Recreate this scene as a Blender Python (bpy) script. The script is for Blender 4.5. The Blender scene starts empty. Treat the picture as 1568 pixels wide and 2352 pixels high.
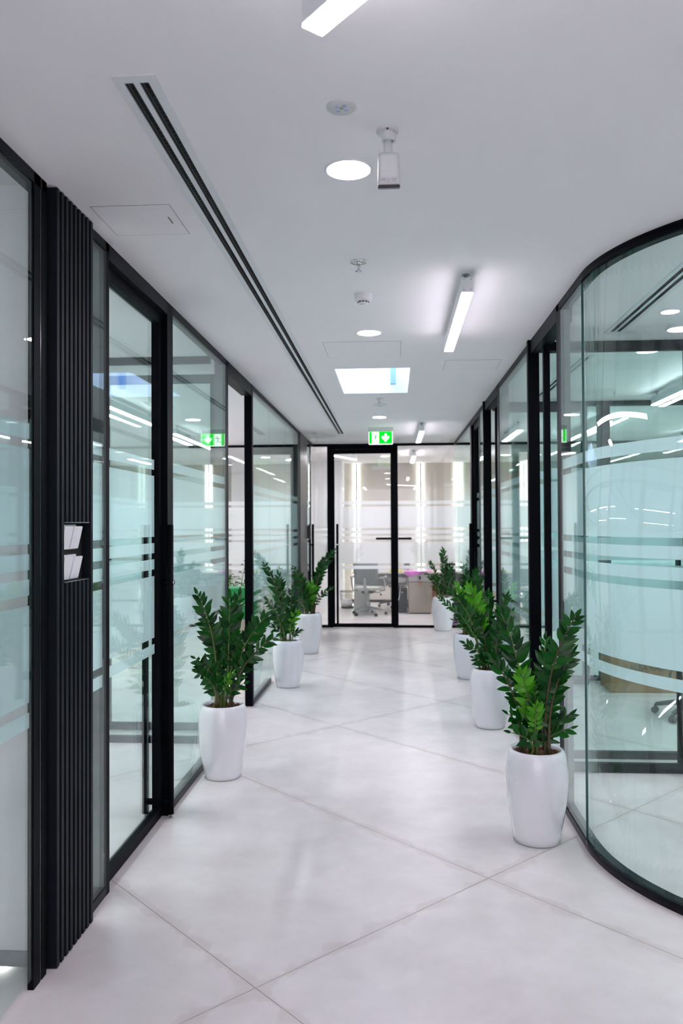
import bpy, bmesh, math, random
from mathutils import Vector, Matrix, Euler

# ------------------------------------------------------------------ camera, world, exposure
SC = bpy.context.scene
COL = SC.collection
EYE = 1.6      # eye height
CEIL = 2.84    # ceiling height
YAW, PITCH, ROLL, FPX = .065, .015, -.005, 1829.0
_F = Vector((-math.sin(YAW) * math.cos(PITCH), math.cos(YAW) * math.cos(PITCH), math.sin(PITCH)))
_R = Vector((math.cos(YAW), math.sin(YAW), 0))
_U = _R.cross(_F)
_R2 = _R * math.cos(ROLL) + _U * math.sin(ROLL)
_U2 = _U * math.cos(ROLL) - _R * math.sin(ROLL)
cam_data = bpy.data.cameras.new('camera')
cam = bpy.data.objects.new('camera', cam_data)
COL.objects.link(cam)
cam.matrix_world = Matrix(((_R2.x, _U2.x, -_F.x, 0), (_R2.y, _U2.y, -_F.y, 0), (_R2.z, _U2.z, -_F.z, EYE), (0, 0, 0, 1)))
cam_data.sensor_fit = 'VERTICAL'
cam_data.sensor_height = 36.0
cam_data.lens = 36.0 * FPX / 2352
cam_data.clip_start = .05
cam_data.clip_end = 100
cam_data.dof.use_dof = True
cam_data.dof.focus_distance = 3.9
cam_data.dof.aperture_fstop = 3.2
SC.camera = cam

world = bpy.data.worlds.new('world')
SC.world = world
world.use_nodes = True
world.node_tree.nodes['Background'].inputs[0].default_value = (.97, .86, 1, 1)
world.node_tree.nodes['Background'].inputs[1].default_value = 1.0

SC.view_settings.view_transform = 'Standard'
SC.view_settings.look = 'None'
SC.view_settings.gamma = 1
SC.view_settings.use_curve_mapping = False
SC.view_settings.exposure = 1.25
SC.cycles.use_denoising = True
SC.cycles.use_adaptive_sampling = True
SC.cycles.adaptive_threshold = .12
SC.cycles.adaptive_min_samples = 16
SC.cycles.max_bounces = 10
SC.cycles.diffuse_bounces = 4
SC.cycles.glossy_bounces = 4
SC.cycles.transmission_bounces = 8
SC.cycles.transparent_max_bounces = 40
SC.cycles.sample_clamp_indirect = 6
SC.cycles.caustics_reflective = False
SC.cycles.caustics_refractive = False

LINEAR_POWER = 26.0
DOWN_POWER = 30.0


def at(px, py, y):
    """point at depth y (world) lying on the sight line of a measured photograph position"""
    r = _F + _R2 * ((px - 784) / FPX) - _U2 * ((py - 1176) / FPX)
    t = y / r.y
    return Vector((0, 0, EYE)) + r * t


# ------------------------------------------------------------------ materials
MATS = {}


def principled(name, color, rough=.5, metal=0., vary=0., scale=8., bump=0., bscale=60., coat=0., spec=.5,
               detail=3., rvary=0.):
    m = bpy.data.materials.new(name)
    m.use_nodes = True
    nt = m.node_tree
    b = nt.nodes['Principled BSDF']
    b.inputs['Base Color'].default_value = (*color, 1)
    b.inputs['Roughness'].default_value = rough
    b.inputs['Metallic'].default_value = metal
    b.inputs['Specular IOR Level'].default_value = spec
    b.inputs['Coat Weight'].default_value = coat
    b.inputs['Coat Roughness'].default_value = .06
    tc = nt.nodes.new('ShaderNodeTexCoord')
    if vary or rvary:
        n = nt.nodes.new('ShaderNodeTexNoise')
        n.inputs['Scale'].default_value = scale
        n.inputs['Detail'].default_value = detail
        nt.links.new(tc.outputs['Object'], n.inputs['Vector'])
        r = nt.nodes.new('ShaderNodeValToRGB')
        r.color_ramp.elements[0].position = .3
        r.color_ramp.elements[1].position = .7
        r.color_ramp.elements[0].color = (*[c * (1 - vary) for c in color], 1)
        r.color_ramp.elements[1].color = (*[min(1, c * (1 + vary)) for c in color], 1)
        nt.links.new(n.outputs['Fac'], r.inputs['Fac'])
        nt.links.new(r.outputs['Color'], b.inputs['Base Color'])
        if rvary:
            mr = nt.nodes.new('ShaderNodeMapRange')
            mr.inputs['To Min'].default_value = rough - rvary
            mr.inputs['To Max'].default_value = rough + rvary
            nt.links.new(n.outputs['Fac'], mr.inputs['Value'])
            nt.links.new(mr.outputs['Result'], b.inputs['Roughness'])
    if bump:
        n2 = nt.nodes.new('ShaderNodeTexNoise')
        n2.inputs['Scale'].default_value = bscale
        nt.links.new(tc.outputs['Object'], n2.inputs['Vector'])
        bp = nt.nodes.new('ShaderNodeBump')
        bp.inputs['Strength'].default_value = bump
        bp.inputs['Distance'].default_value = .002
        nt.links.new(n2.outputs['Fac'], bp.inputs['Height'])
        nt.links.new(bp.outputs['Normal'], b.inputs['Normal'])
    MATS[name] = m
    return m


def emitter(name, color, strength):
    m = bpy.data.materials.new(name)
    m.use_nodes = True
    nt = m.node_tree
    nt.nodes.clear()
    e = nt.nodes.new('ShaderNodeEmission')
    e.inputs[0].default_value = (*color, 1)
    e.inputs[1].default_value = strength
    o = nt.nodes.new('ShaderNodeOutputMaterial')
    nt.links.new(e.outputs[0], o.inputs[0])
    MATS[name] = m
    return m


def glass_mat(name, tint, gain=1.0):
    """sheet glass: tinted clear transmission plus Schlick reflection on each face"""
    m = bpy.data.materials.new(name)
    m.use_nodes = True
    nt = m.node_tree
    nt.nodes.clear()
    N = nt.nodes.new
    geo = N('ShaderNodeNewGeometry')
    dot = N('ShaderNodeVectorMath'); dot.operation = 'DOT_PRODUCT'
    nt.links.new(geo.outputs['True Normal'], dot.inputs[0])
    nt.links.new(geo.outputs['Incoming'], dot.inputs[1])
    ab = N('ShaderNodeMath'); ab.operation = 'ABSOLUTE'
    nt.links.new(dot.outputs['Value'], ab.inputs[0])
    inv = N('ShaderNodeMath'); inv.operation = 'SUBTRACT'; inv.inputs[0].default_value = 1
    nt.links.new(ab.outputs[0], inv.inputs[1])
    pw = N('ShaderNodeMath'); pw.operation = 'POWER'; pw.inputs[1].default_value = 5
    nt.links.new(inv.outputs[0], pw.inputs[0])
    ml = N('ShaderNodeMath'); ml.operation = 'MULTIPLY_ADD'
    ml.inputs[1].default_value = .95 * gain
    ml.inputs[2].default_value = .04 * gain
    ml.use_clamp = True
    nt.links.new(pw.outputs[0], ml.inputs[0])
    tr = N('ShaderNodeBsdfTransparent'); tr.inputs[0].default_value = (*tint, 1)
    gl = N('ShaderNodeBsdfGlossy'); gl.inputs['Roughness'].default_value = .0
    gl.inputs[0].default_value = (.9, 1, .97, 1)
    mx = N('ShaderNodeMixShader')
    nt.links.new(ml.outputs[0], mx.inputs[0])
    nt.links.new(tr.outputs[0], mx.inputs[1])
    nt.links.new(gl.outputs[0], mx.inputs[2])
    o = N('ShaderNodeOutputMaterial')
    nt.links.new(mx.outputs[0], o.inputs[0])
    MATS[name] = m
    return m


def film_mat(name, color, clear=.12):
    m = bpy.data.materials.new(name)
    m.use_nodes = True
    nt = m.node_tree
    nt.nodes.clear()
    N = nt.nodes.new
    tc = N('ShaderNodeTexCoord')
    ns = N('ShaderNodeTexNoise'); ns.inputs['Scale'].default_value = 1.4
    nt.links.new(tc.outputs['Object'], ns.inputs['Vector'])
    rp = N('ShaderNodeValToRGB')
    rp.color_ramp.elements[0].color = (*[c * .97 for c in color], 1)
    rp.color_ramp.elements[1].color = (*color, 1)
    nt.links.new(ns.outputs['Fac'], rp.inputs['Fac'])
    tl = N('ShaderNodeBsdfTranslucent')
    df = N('ShaderNodeBsdfDiffuse')
    nt.links.new(rp.outputs['Color'], tl.inputs[0])
    nt.links.new(rp.outputs['Color'], df.inputs[0])
    a = N('ShaderNodeMixShader'); a.inputs[0].default_value = .5
    nt.links.new(tl.outputs[0], a.inputs[1]); nt.links.new(df.outputs[0], a.inputs[2])
    tr = N('ShaderNodeBsdfTransparent')
    b = N('ShaderNodeMixShader'); b.inputs[0].default_value = clear
    nt.links.new(a.outputs[0], b.inputs[1]); nt.links.new(tr.outputs[0], b.inputs[2])
    o = N('ShaderNodeOutputMaterial')
    nt.links.new(b.outputs[0], o.inputs[0])
    MATS[name] = m
    return m


def floor_mat():
    m = bpy.data.materials.new('cast_stone')
    m.use_nodes = True
    nt = m.node_tree
    b = nt.nodes['Principled BSDF']
    N = nt.nodes.new
    geo = N('ShaderNodeNewGeometry')
    n1 = N('ShaderNodeTexNoise'); n1.inputs['Scale'].default_value = 1.9; n1.inputs['Detail'].default_value = 5
    n1.inputs['Roughness'].default_value = .6; n1.inputs['Distortion'].default_value = 0
    n2 = N('ShaderNodeTexNoise'); n2.inputs['Scale'].default_value = 5.5; n2.inputs['Detail'].default_value = 9
    n2.inputs['Distortion'].default_value = .5; n2.inputs['Roughness'].default_value = .6
    for n in (n1, n2):
        nt.links.new(geo.outputs['Position'], n.inputs['Vector'])
    r1 = N('ShaderNodeValToRGB')
    r1.color_ramp.elements[0].position = .25; r1.color_ramp.elements[0].color = (.64, .60, .592, 1)
    r1.color_ramp.elements[1].position = .75; r1.color_ramp.elements[1].color = (.83, .79, .785, 1)
    nt.links.new(n1.outputs['Fac'], r1.inputs['Fac'])
    # fine cloudy mottling
    r2 = N('ShaderNodeValToRGB')
    r2.color_ramp.elements[0].position = .25; r2.color_ramp.elements[0].color = (.90, .89, .885, 1)
    r2.color_ramp.elements[1].position = .72; r2.color_ramp.elements[1].color = (1, 1, 1, 1)
    nt.links.new(n2.outputs['Fac'], r2.inputs['Fac'])
    mx = N('ShaderNodeMix'); mx.data_type = 'RGBA'; mx.blend_type = 'MULTIPLY'; mx.inputs['Factor'].default_value = 1
    nt.links.new(r1.outputs['Color'], mx.inputs['A']); nt.links.new(r2.outputs['Color'], mx.inputs['B'])
    # smeared filler along the slab joints (wear that stays with the floor)
    sep = N('ShaderNodeSeparateXYZ')
    n3 = N('ShaderNodeTexNoise'); n3.inputs['Scale'].default_value = 7.; n3.inputs['Detail'].default_value = 5
    nt.links.new(geo.outputs['Position'], n3.inputs['Vector'])
    nt.links.new(geo.outputs['Position'], sep.inputs[0])

    def M(op, a_, b_=None, c_=None):
        k = N('ShaderNodeMath'); k.operation = op
        for i_, v_ in enumerate((a_, b_, c_)):
            if v_ is None: continue
            if isinstance(v_, (int, float)): k.inputs[i_].default_value = v_
            else: nt.links.new(v_, k.inputs[i_])
        return k.outputs[0]
    X_, Y_ = sep.outputs['X'], sep.outputs['Y']
    dist = None
    for sgn, off, per in ((1, 1.60, 1.275), (-1, -2.285, 2.51)):
        w = M('MULTIPLY', M('ADD', X_, Y_) if sgn > 0 else M('SUBTRACT', X_, Y_), 1 / math.sqrt(2))
        d = M('PINGPONG', M('SUBTRACT', w, off), per / 2)
        dist = d if dist is None else M('MINIMUM', dist, d)
    edge = M('DIVIDE', dist, M('MAXIMUM', M('MULTIPLY_ADD', n3.outputs['Fac'], .30, -.105), .012))
    r3 = N('ShaderNodeValToRGB')
    r3.color_ramp.elements[0].position = .0; r3.color_ramp.elements[0].color = (.89, .87, .85, 1)
    r3.color_ramp.elements[1].position = 1.; r3.color_ramp.elements[1].color = (1, 1, 1, 1)
    for p_, c_ in ((.18, (.90, .875, .855)), (.55, (.925, .91, .895)), (.78, (1.0, 1.0, 1.0))):
        e = r3.color_ramp.elements.new(p_); e.color = (*c_, 1)
    nt.links.new(edge, r3.inputs['Fac'])
    mx2 = N('ShaderNodeMix'); mx2.data_type = 'RGBA'; mx2.blend_type = 'MULTIPLY'; mx2.inputs['Factor'].default_value = 1
    nt.links.new(mx.outputs['Result'], mx2.inputs['A']); nt.links.new(r3.outputs['Color'], mx2.inputs['B'])
    nt.links.new(mx2.outputs['Result'], b.inputs['Base Color'])
    mr = N('ShaderNodeMapRange'); mr.inputs['To Min'].default_value = .285; mr.inputs['To Max'].default_value = .36
    nt.links.new(n1.outputs['Fac'], mr.inputs['Value']); nt.links.new(mr.outputs['Result'], b.inputs['Roughness'])
    bp = N('ShaderNodeBump'); bp.inputs['Strength'].default_value = .05; bp.inputs['Distance'].default_value = .004
    nt.links.new(n2.outputs['Fac'], bp.inputs['Height']); nt.links.new(bp.outputs['Normal'], b.inputs['Normal'])
    return m


def leaf_mat(name, dark, light, rough=.28):
    m = bpy.data.materials.new(name)
    m.use_nodes = True
    nt = m.node_tree
    b = nt.nodes['Principled BSDF']
    N = nt.nodes.new
    oi = N('ShaderNodeObjectInfo')
    tc = N('ShaderNodeTexCoord')
    ns = N('ShaderNodeTexNoise'); ns.inputs['Scale'].default_value = 3.
    nt.links.new(tc.outputs['Object'], ns.inputs['Vector'])
    ad = N('ShaderNodeMath'); ad.operation = 'MULTIPLY_ADD'; ad.inputs[1].default_value = .35
    nt.links.new(ns.outputs['Fac'], ad.inputs[0]); nt.links.new(oi.outputs['Random'], ad.inputs[2])
    rp = N('ShaderNodeValToRGB')
    rp.color_ramp.elements[0].color = (*dark, 1)
    rp.color_ramp.elements[1].color = (*light, 1)
    nt.links.new(ad.outputs[0], rp.inputs['Fac'])
    nt.links.new(rp.outputs['Color'], b.inputs['Base Color'])
    b.inputs['Roughness'].default_value = rough
    b.inputs['Specular IOR Level'].default_value = .28; b.inputs['Coat Weight'].default_value = .06; b.inputs['Coat Roughness'].default_value = .12
    tl = N('ShaderNodeBsdfTranslucent')
    nt.links.new(rp.outputs['Color'], tl.inputs[0])
    mx = N('ShaderNodeMixShader'); mx.inputs[0].default_value = .2
    out = nt.nodes['Material Output']
    nt.links.new(b.outputs[0], mx.inputs[1]); nt.links.new(tl.outputs[0], mx.inputs[2])
    nt.links.new(mx.outputs[0], out.inputs[0])
    return m


STONE = floor_mat()
GROUT = principled('joint_grout', (.68, .64, .62), .7, vary=.1)
PLASTER = principled('white_plaster', (.88, .88, .89), .85, vary=.012, scale=1.5, bump=.05, bscale=120)
WALLPAINT = principled('wall_paint', (.86, .86, .85), .8, vary=.02, scale=2, bump=.05)
BEIGE_PANEL = principled('beige_wall_panel', (.62, .58, .52), .6, vary=.03, scale=3)
BLACK = principled('black_anodised_metal', (.0022, .003, .0045), .45, .0, vary=.15, scale=20, bump=.03, bscale=300, spec=.05)
BLACKSAT = principled('black_satin_rail', (.004, .004, .006), .32, vary=.1, scale=10, spec=.15)
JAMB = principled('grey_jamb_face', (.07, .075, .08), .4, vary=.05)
CHAR = principled('charcoal_header_metal', (.008, .010, .012), .45, vary=.1, spec=.1)
SLATM = principled('charcoal_slat_metal', (.007, .010, .013), .45, spec=.1, vary=.12, scale=14, bump=.04, bscale=200)
DARKB = principled('matt_black_backing', (.001, .001, .0015), .8, vary=.1)
PIERM = principled('brown_grey_metal_panel', (.03, .028, .033), .4, vary=.08)
STEEL = principled('brushed_steel', (.35, .36, .38), .3, 1., vary=.12, scale=30)
CHROME = principled('chrome', (.6, .62, .62), .18, 1., vary=.05)
WHITEP = principled('white_plastic', (.78, .79, .81), .35, vary=.02)
WHITEM = principled('white_painted_metal', (.74, .77, .79), .4, vary=.02, scale=5)
CAMW = principled('off_white_plastic', (.62, .65, .64), .4, vary=.03)
CERAMIC = principled('white_glazed_ceramic', (.78, .80, .83), .16, vary=.015, scale=4, coat=1., bump=.06, bscale=70)
SOIL = principled('brown_bark_soil', (.11, .04, .02), .95, vary=.5, scale=60, bump=.9, bscale=120)
STEM_G = principled('green_stem', (.10, .16, .03), .45, vary=.2, scale=15)
STEM_B = principled('brown_green_stem', (.07, .055, .025), .5, vary=.25, scale=15)
LEAF = leaf_mat('dark_leaf', (.001, .020, .004), (.010, .105, .010), .2)
LEAFN = leaf_mat('fresh_leaf', (.035, .24, .008), (.10, .40, .015), .28)
GLASS_S = glass_mat('green_sheet_glass', (.915, .97, .96), 1.0)
GLASS_E = glass_mat('clear_sheet_glass', (.975, .985, .98), 1.0)
FILM = film_mat('frosted_film', (.70, .86, .88), .06)
FILM_E = film_mat('frosted_film_end', (.92, .93, .93), .05)
LINEAR = emitter('linear_lamp_diffuser', (1, .90, 1.03), LINEAR_POWER)
LINEAR_O = emitter('office_lamp_diffuser', (.99, .94, 1), LINEAR_POWER * 1.7)
DOWN = emitter('downlight_diffuser', (1, .90, 1.03), DOWN_POWER)
LED = emitter('led_strip_glow', (1, 1, .93), 2.0)
SKYLT = emitter('skylight_panel', (.50, .64, 1), 2.9)
GREEN_E = emitter('exit_green', (.0, .62, .012), 1.0)
WHITE_E = emitter('exit_white', (.93, 1, .97), 1.0)
GREY_FAB = principled('grey_mesh_fabric', (.20, .23, .22), .7, vary=.1, scale=40)
GREY_PL = principled('grey_plastic', (.33, .37, .37), .45, vary=.05)
PALE_FAB = principled('pale_seat_fabric', (.60, .62, .55), .8, vary=.05, scale=30, bump=.2)
BLACK_FAB = principled('black_fabric', (.015, .017, .022), .8, vary=.2, scale=40, bump=.2)
BLACK_PL = principled('black_plastic', (.012, .014, .018), .4, vary=.1)
BEIGE = principled('beige_laminate', (.34, .29, .235), .55, vary=.05, scale=5)
DESKW = principled('cream_laminate', (.66, .64, .56), .5, vary=.03)
GREY_LAM = principled('grey_laminate', (.50, .50, .48), .5, vary=.03)
WOODO = principled('orange_brown_wood', (.35, .13, .05), .5, vary=.2, scale=12)
CARD = principled('brown_cardboard', (.36, .19, .08), .8, vary=.1, scale=6)
INK = principled('dark_ink', (.03, .025, .02), .7)
GREENP = principled('green_painted_box', (.0, .22, .055), .45, vary=.06, scale=5)
DBROWN = principled('dark_brown_wood', (.05, .025, .015), .6, vary=.2)
MAGENTA = principled('magenta_plastic_sheet', (.62, .12, .55), .3, vary=.3, scale=9, bump=.5, bscale=30)
YELLOW = principled('yellow_folder', (.55, .45, .02), .5)
PAPER = principled('white_paper', (.8, .8, .8), .8)
PURPLE = principled('purple_bag', (.22, .06, .25), .5, vary=.2, scale=20)
ORANGE = principled('orange_tag', (.75, .12, .03), .6)
WIRE = principled('black_wire_mesh', (.03, .03, .03), .5)
LABELM = principled('pale_label', (.62, .64, .70), .5)


# ------------------------------------------------------------------ mesh helpers
def MB():
    return bmesh.new()


def add_box(bm, x0, x1, y0, y1, z0, z1, mi=0):
    v = [bm.verts.new(p) for p in ((x0, y0, z0), (x1, y0, z0), (x1, y1, z0), (x0, y1, z0),
                                   (x0, y0, z1), (x1, y0, z1), (x1, y1, z1), (x0, y1, z1))]
    fs = []
    for q in ((3, 2, 1, 0), (4, 5, 6, 7), (0, 1, 5, 4), (1, 2, 6, 5), (2, 3, 7, 6), (3, 0, 4, 7)):
        f = bm.faces.new([v[i] for i in q]); f.material_index = mi; fs.append(f)
    return v


def bevel_all(bm, w, seg=1):
    bmesh.ops.bevel(bm, geom=list(bm.edges), offset=w, segments=seg, affect='EDGES', profile=.5)


def box_bm(x0, x1, y0, y1, z0, z1, bev=0., seg=1):
    bm = MB(); add_box(bm, x0, x1, y0, y1, z0, z1)
    if bev:
        bevel_all(bm, bev, seg)
    return bm


def add_tube(bm, pts, rad, n=8, caps=True):
    """tube through pts, rad a number or list"""
    pts = [Vector(p) for p in pts]
    rs = rad if isinstance(rad, (list, tuple)) else [rad] * len(pts)
    rings = []
    up = None
    for i, p in enumerate(pts):
        t = (pts[min(i + 1, len(pts) - 1)] - pts[max(i - 1, 0)]).normalized()
        if up is None:
            up = t.orthogonal().normalized()
        s = (up - t * up.dot(t)).normalized(); up = s
        w = t.cross(s)
        rings.append([bm.verts.new(p + (s * math.cos(2 * math.pi * k / n) + w * math.sin(2 * math.pi * k / n)) * rs[i])
                      for k in range(n)])
    for a, b in zip(rings, rings[1:]):
        for k in range(n):
            f = bm.faces.new((a[k], a[(k + 1) % n], b[(k + 1) % n], b[k])); f.smooth = True
    if caps:
        bm.faces.new(list(reversed(rings[0]))); bm.faces.new(rings[-1])
    return bm


def add_lathe(bm, prof, n=32, c=(0, 0), mi=0, smooth=True):
    """prof: list of (r, z); r=0 closes"""
    rings = []
    for r, z in prof:
        if r <= 1e-6:
            rings.append([bm.verts.new((c[0], c[1], z))])
        else:
            rings.append([bm.verts.new((c[0] + r * math.cos(2 * math.pi * k / n), c[1] + r * math.sin(2 * math.pi * k / n), z))
                          for k in range(n)])
    for a, b in zip(rings, rings[1:]):
        for k in range(n):
            k2 = (k + 1) % n
            if len(a) == 1 and len(b) == 1:
                continue
            if len(a) == 1:
                f = bm.faces.new((a[0], b[k2], b[k]))
            elif len(b) == 1:
                f = bm.faces.new((a[k], a[k2], b[0]))
            else:
                f = bm.faces.new((a[k], a[k2], b[k2], b[k]))
            f.smooth = smooth; f.material_index = mi
    return bm


def add_poly(bm, pts, axis_map, d0, d1, mi=0):
    """extrude a 2D outline; axis_map(u, v, d) -> xyz"""
    a = [bm.verts.new(axis_map(u, v, d0)) for u, v in pts]
    b = [bm.verts.new(axis_map(u, v, d1)) for u, v in pts]
    n = len(pts)
    f = bm.faces.new(a); f.material_index = mi
    f = bm.faces.new(list(reversed(b))); f.material_index = mi
    for k in range(n):
        f = bm.faces.new((a[k], b[k], b[(k + 1) % n], a[(k + 1) % n])); f.material_index = mi


def obj(name, bm, mat, parent=None, loc=(0, 0, 0), rot=(0, 0, 0), recalc=True):
    if isinstance(bm, bpy.types.Mesh):
        me = bm
    else:
        if recalc:
            bmesh.ops.recalc_face_normals(bm, faces=list(bm.faces))
        me = bpy.data.meshes.new(name)
        bm.to_mesh(me); bm.free()
        for m in (mat if isinstance(mat, (list, tuple)) else [mat]):
            me.materials.append(m)
    o = bpy.data.objects.new(name, me)
    COL.objects.link(o)
    o.location = loc; o.rotation_euler = rot
    if parent is not None:
        o.parent = parent
    return o


def tag(o, label, cat, group=None, kind=None):
    o['label'] = label; o['category'] = cat
    if group:
        o['group'] = group
    if kind:
        o['kind'] = kind
    return o


def thing(name, label, cat, loc=(0, 0, 0), rotz=0., group=None):
    o = bpy.data.objects.new(name, None)
    COL.objects.link(o)
    o.empty_display_size = .1
    o.location = loc; o.rotation_euler = (0, 0, rotz)
    return tag(o, label, cat, group)


def structure(name, label, cat):
    o = bpy.data.objects.new(name, None)
    COL.objects.link(o)
    o['kind'] = 'structure'; o['label'] = label; o['category'] = cat
    return o


def sobj(name, bm, mat, label, cat):
    o = obj(name, bm, mat)
    o['kind'] = 'structure'; o['label'] = label; o['category'] = cat
    return o


def text_mesh(body, size, mat, name, parent, loc, rot, extrude=.0006, sx=1.):
    cu = bpy.data.curves.new('lettering_curve', 'FONT')
    cu.body = body; cu.size = size; cu.extrude = extrude
    cu.align_x = 'CENTER'; cu.align_y = 'CENTER'
    tmp = bpy.data.objects.new('lettering_tmp', cu)
    COL.objects.link(tmp)
    dg = bpy.context.evaluated_depsgraph_get()
    me = bpy.data.meshes.new_from_object(tmp.evaluated_get(dg))
    bpy.data.objects.remove(tmp); bpy.data.curves.remove(cu)
    me.materials.clear(); me.materials.append(mat)
    o = bpy.data.objects.new(name, me); COL.objects.link(o)
    o.parent = parent; o.location = loc; o.rotation_euler = rot; o.scale = (sx, 1, 1)
    return o


# ------------------------------------------------------------------ floor of diagonal slabs
floor = structure('floor', 'pale cream cloudy stone floor laid in large diagonal slabs', 'floor')
X0, X1, Y0, Y1 = -6.6, 6.6, -4., 16.3
obj('floor_bed', box_bm(X0, X1, Y0, Y1, -.12, -.006), GROUT, floor)


def clip_poly(poly, x0, x1, y0, y1):
    def cut(p, inside, inter):
        out = []
        for i in range(len(p)):
            a, b = p[i], p[(i + 1) % len(p)]
            ia, ib = inside(a), inside(b)
            if ia:
                out.append(a)
            if ia != ib:
                out.append(inter(a, b))
        return out
    def ix(v):
        return lambda a, b: (v, a[1] + (b[1] - a[1]) * (v - a[0]) / (b[0] - a[0]))
    def iy(v):
        return lambda a, b: (a[0] + (b[0] - a[0]) * (v - a[1]) / (b[1] - a[1]), v)
    p = cut(poly, lambda q: q[0] >= x0, ix(x0))
    if p: p = cut(p, lambda q: q[0] <= x1, ix(x1))
    if p: p = cut(p, lambda q: q[1] >= y0, iy(y0))
    if p: p = cut(p, lambda q: q[1] <= y1, iy(y1))
    return p


R2 = math.sqrt(2)
random.seed(4)
UW, VW = 1.275, 2.51
for iu in range(-6, 14):
    for iv in range(-6, 8):
        u0 = 1.60 + UW * iu; v0 = -2.285 + VW * iv
        g = .0014
        q = [(u0 + g, v0 + g), (u0 + UW - g, v0 + g), (u0 + UW - g, v0 + VW - g), (u0 + g, v0 + VW - g)]
        p = [((u + v) / R2, (u - v) / R2) for u, v in q]
        p = clip_poly(p, X0, X1, Y0, Y1)
        if len(p) < 3:
            continue
        ar = abs(sum(p[i][0] * p[(i + 1) % len(p)][1] - p[(i + 1) % len(p)][0] * p[i][1] for i in range(len(p)))) / 2
        if ar < .02:
            continue
        bm = MB()
        cx = sum(a[0] for a in p) / len(p); cy = sum(a[1] for a in p) / len(p)
        add_poly(bm, [(a - cx, b - cy) for a, b in p], lambda u, v, d: (u, v, d), -.005, 0)
        obj('floor_slab', bm, STONE, floor, (cx, cy, 0))

# ------------------------------------------------------------------ ceiling with skylight opening
SKX0, SKX1, SKY0, SKY1 = -.462, .140, 6.34, 7.55
bm = MB()
add_box(bm, X0, SKX0 - .03, Y0, Y1, CEIL, CEIL + .12)
add_box(bm, SKX1 + .03, X1, Y0, Y1, CEIL, CEIL + .12)
add_box(bm, SKX0 - .03, SKX1 + .03, Y0, SKY0 - .03, CEIL, CEIL + .12)
add_box(bm, SKX0 - .03, SKX1 + .03, SKY1 + .03, Y1, CEIL, CEIL + .12)
sobj('ceiling', bm, PLASTER, 'flat pale grey plaster ceiling over the whole corridor', 'ceiling')

sky = structure('window_1', 'recessed blue white skylight box in the corridor ceiling', 'skylight')
bm = MB()
for a in ((SKX0 - .03, SKX0, SKY0 - .03, SKY1 + .03), (SKX1, SKX1 + .03, SKY0 - .03, SKY1 + .03),
          (SKX0, SKX1, SKY0 - .03, SKY0), (SKX0, SKX1, SKY1, SKY1 + .03)):
    add_box(bm, *a, CEIL, CEIL + .42)
obj('shaft_lining', bm, PLASTER, sky)
obj('light_panel', box_bm(SKX0, SKX1, SKY0, SKY1, CEIL + .40, CEIL + .42), SKYLT, sky)
obj('mullion', box_bm(-.02, .03, 7.44, 7.50, CEIL + .07, CEIL + .40), principled('blue_grey_mullion', (.25, .42, .75), .5), sky)

# ------------------------------------------------------------------ outer shell
sobj('wall_back', box_bm(X0, X1, Y1, Y1 + .15, 0, CEIL), BEIGE_PANEL, 'pale beige end wall of the far office', 'wall')
bm = MB(); add_box(bm, X0, -2.4, Y0 - .15, Y0, 0, CEIL); add_box(bm, 2.4, X1, Y0 - .15, Y0, 0, CEIL)
sobj('wall_front', bm, WALLPAINT, 'white wall with a wide entrance opening behind the viewpoint', 'wall')
sobj('wall_outer_left', box_bm(X0 - .15, X0, Y0, Y1, 0, CEIL), WALLPAINT, 'white outer wall of the left offices', 'wall')
sobj('wall_outer_right', box_bm(X1, X1 + .15, Y0, Y1, 0, CEIL), WALLPAINT, 'white outer wall of the right offices', 'wall')
sobj('wall_far_left', box_bm(-3.2, -1.0, 15.6, Y1, 0, CEIL), WALLPAINT, 'white projecting wall at left of the far office', 'wall')
sobj('baseboard_back', box_bm(-1.0, X1, Y1 - .015, Y1, 0, .05), BLACKSAT, 'thin black skirting along the far office wall', 'baseboard')

# cross wall in the near left office, with its steel skirting and glowing strip
cw = structure('wall_partition', 'pale grey cross wall behind the nearest left pane', 'wall')
obj('wall_panel', box_bm(X0, -1.272, 2.80, 3.0, .075, CEIL), WALLPAINT, cw)
obj('steel_skirting', box_bm(X0, -1.272, 2.79, 3.0, .022, .075), STEEL, cw)
obj('light_strip', box_bm(X0, -1.40, 2.80, 3.0, .002, .020), LED, cw)

# ------------------------------------------------------------------ glazed partitions
STRIPES = ((.90, .953), (.987, 1.322), (1.358, 1.413), (1.446, 1.501), (1.535, 1.867), (1.90, 1.955))
TOP = CEIL - .04
BOT = .04


def straight_pane(parent, p0, p1, inward, z0=BOT, z1=TOP, gm=None, fm=None, film=True):
    """pane between plan points p0, p1; 'inward' = unit vector to the office side where the film is stuck"""
    gm = gm or GLASS_S; fm = fm or FILM
    p0 = Vector(p0); p1 = Vector(p1); n = Vector(inward)
    th = .010
    bm = MB()
    q = [p0, p1, p1 + n * th, p0 + n * th]
    add_poly(bm, [(a.x, a.y) for a in q], lambda u, v, d: (u, v, d), z0, z1)
    g = obj('glass_pane', bm, gm, parent)
    if film:
        for a, b in STRIPES:
            bm = MB()
            q = [p0 + n * (th + .001), p1 + n * (th + .001), p1 + n * (th + .0016), p0 + n * (th + .0016)]
            vs = [bm.verts.new((w.x, w.y, h)) for h in (a, b) for w in q[:2]]
            bm.faces.new((vs[0], vs[1], vs[3], vs[2]))
            obj('frosted_stripe', bm, fm, g, recalc=False)
    return g


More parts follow.
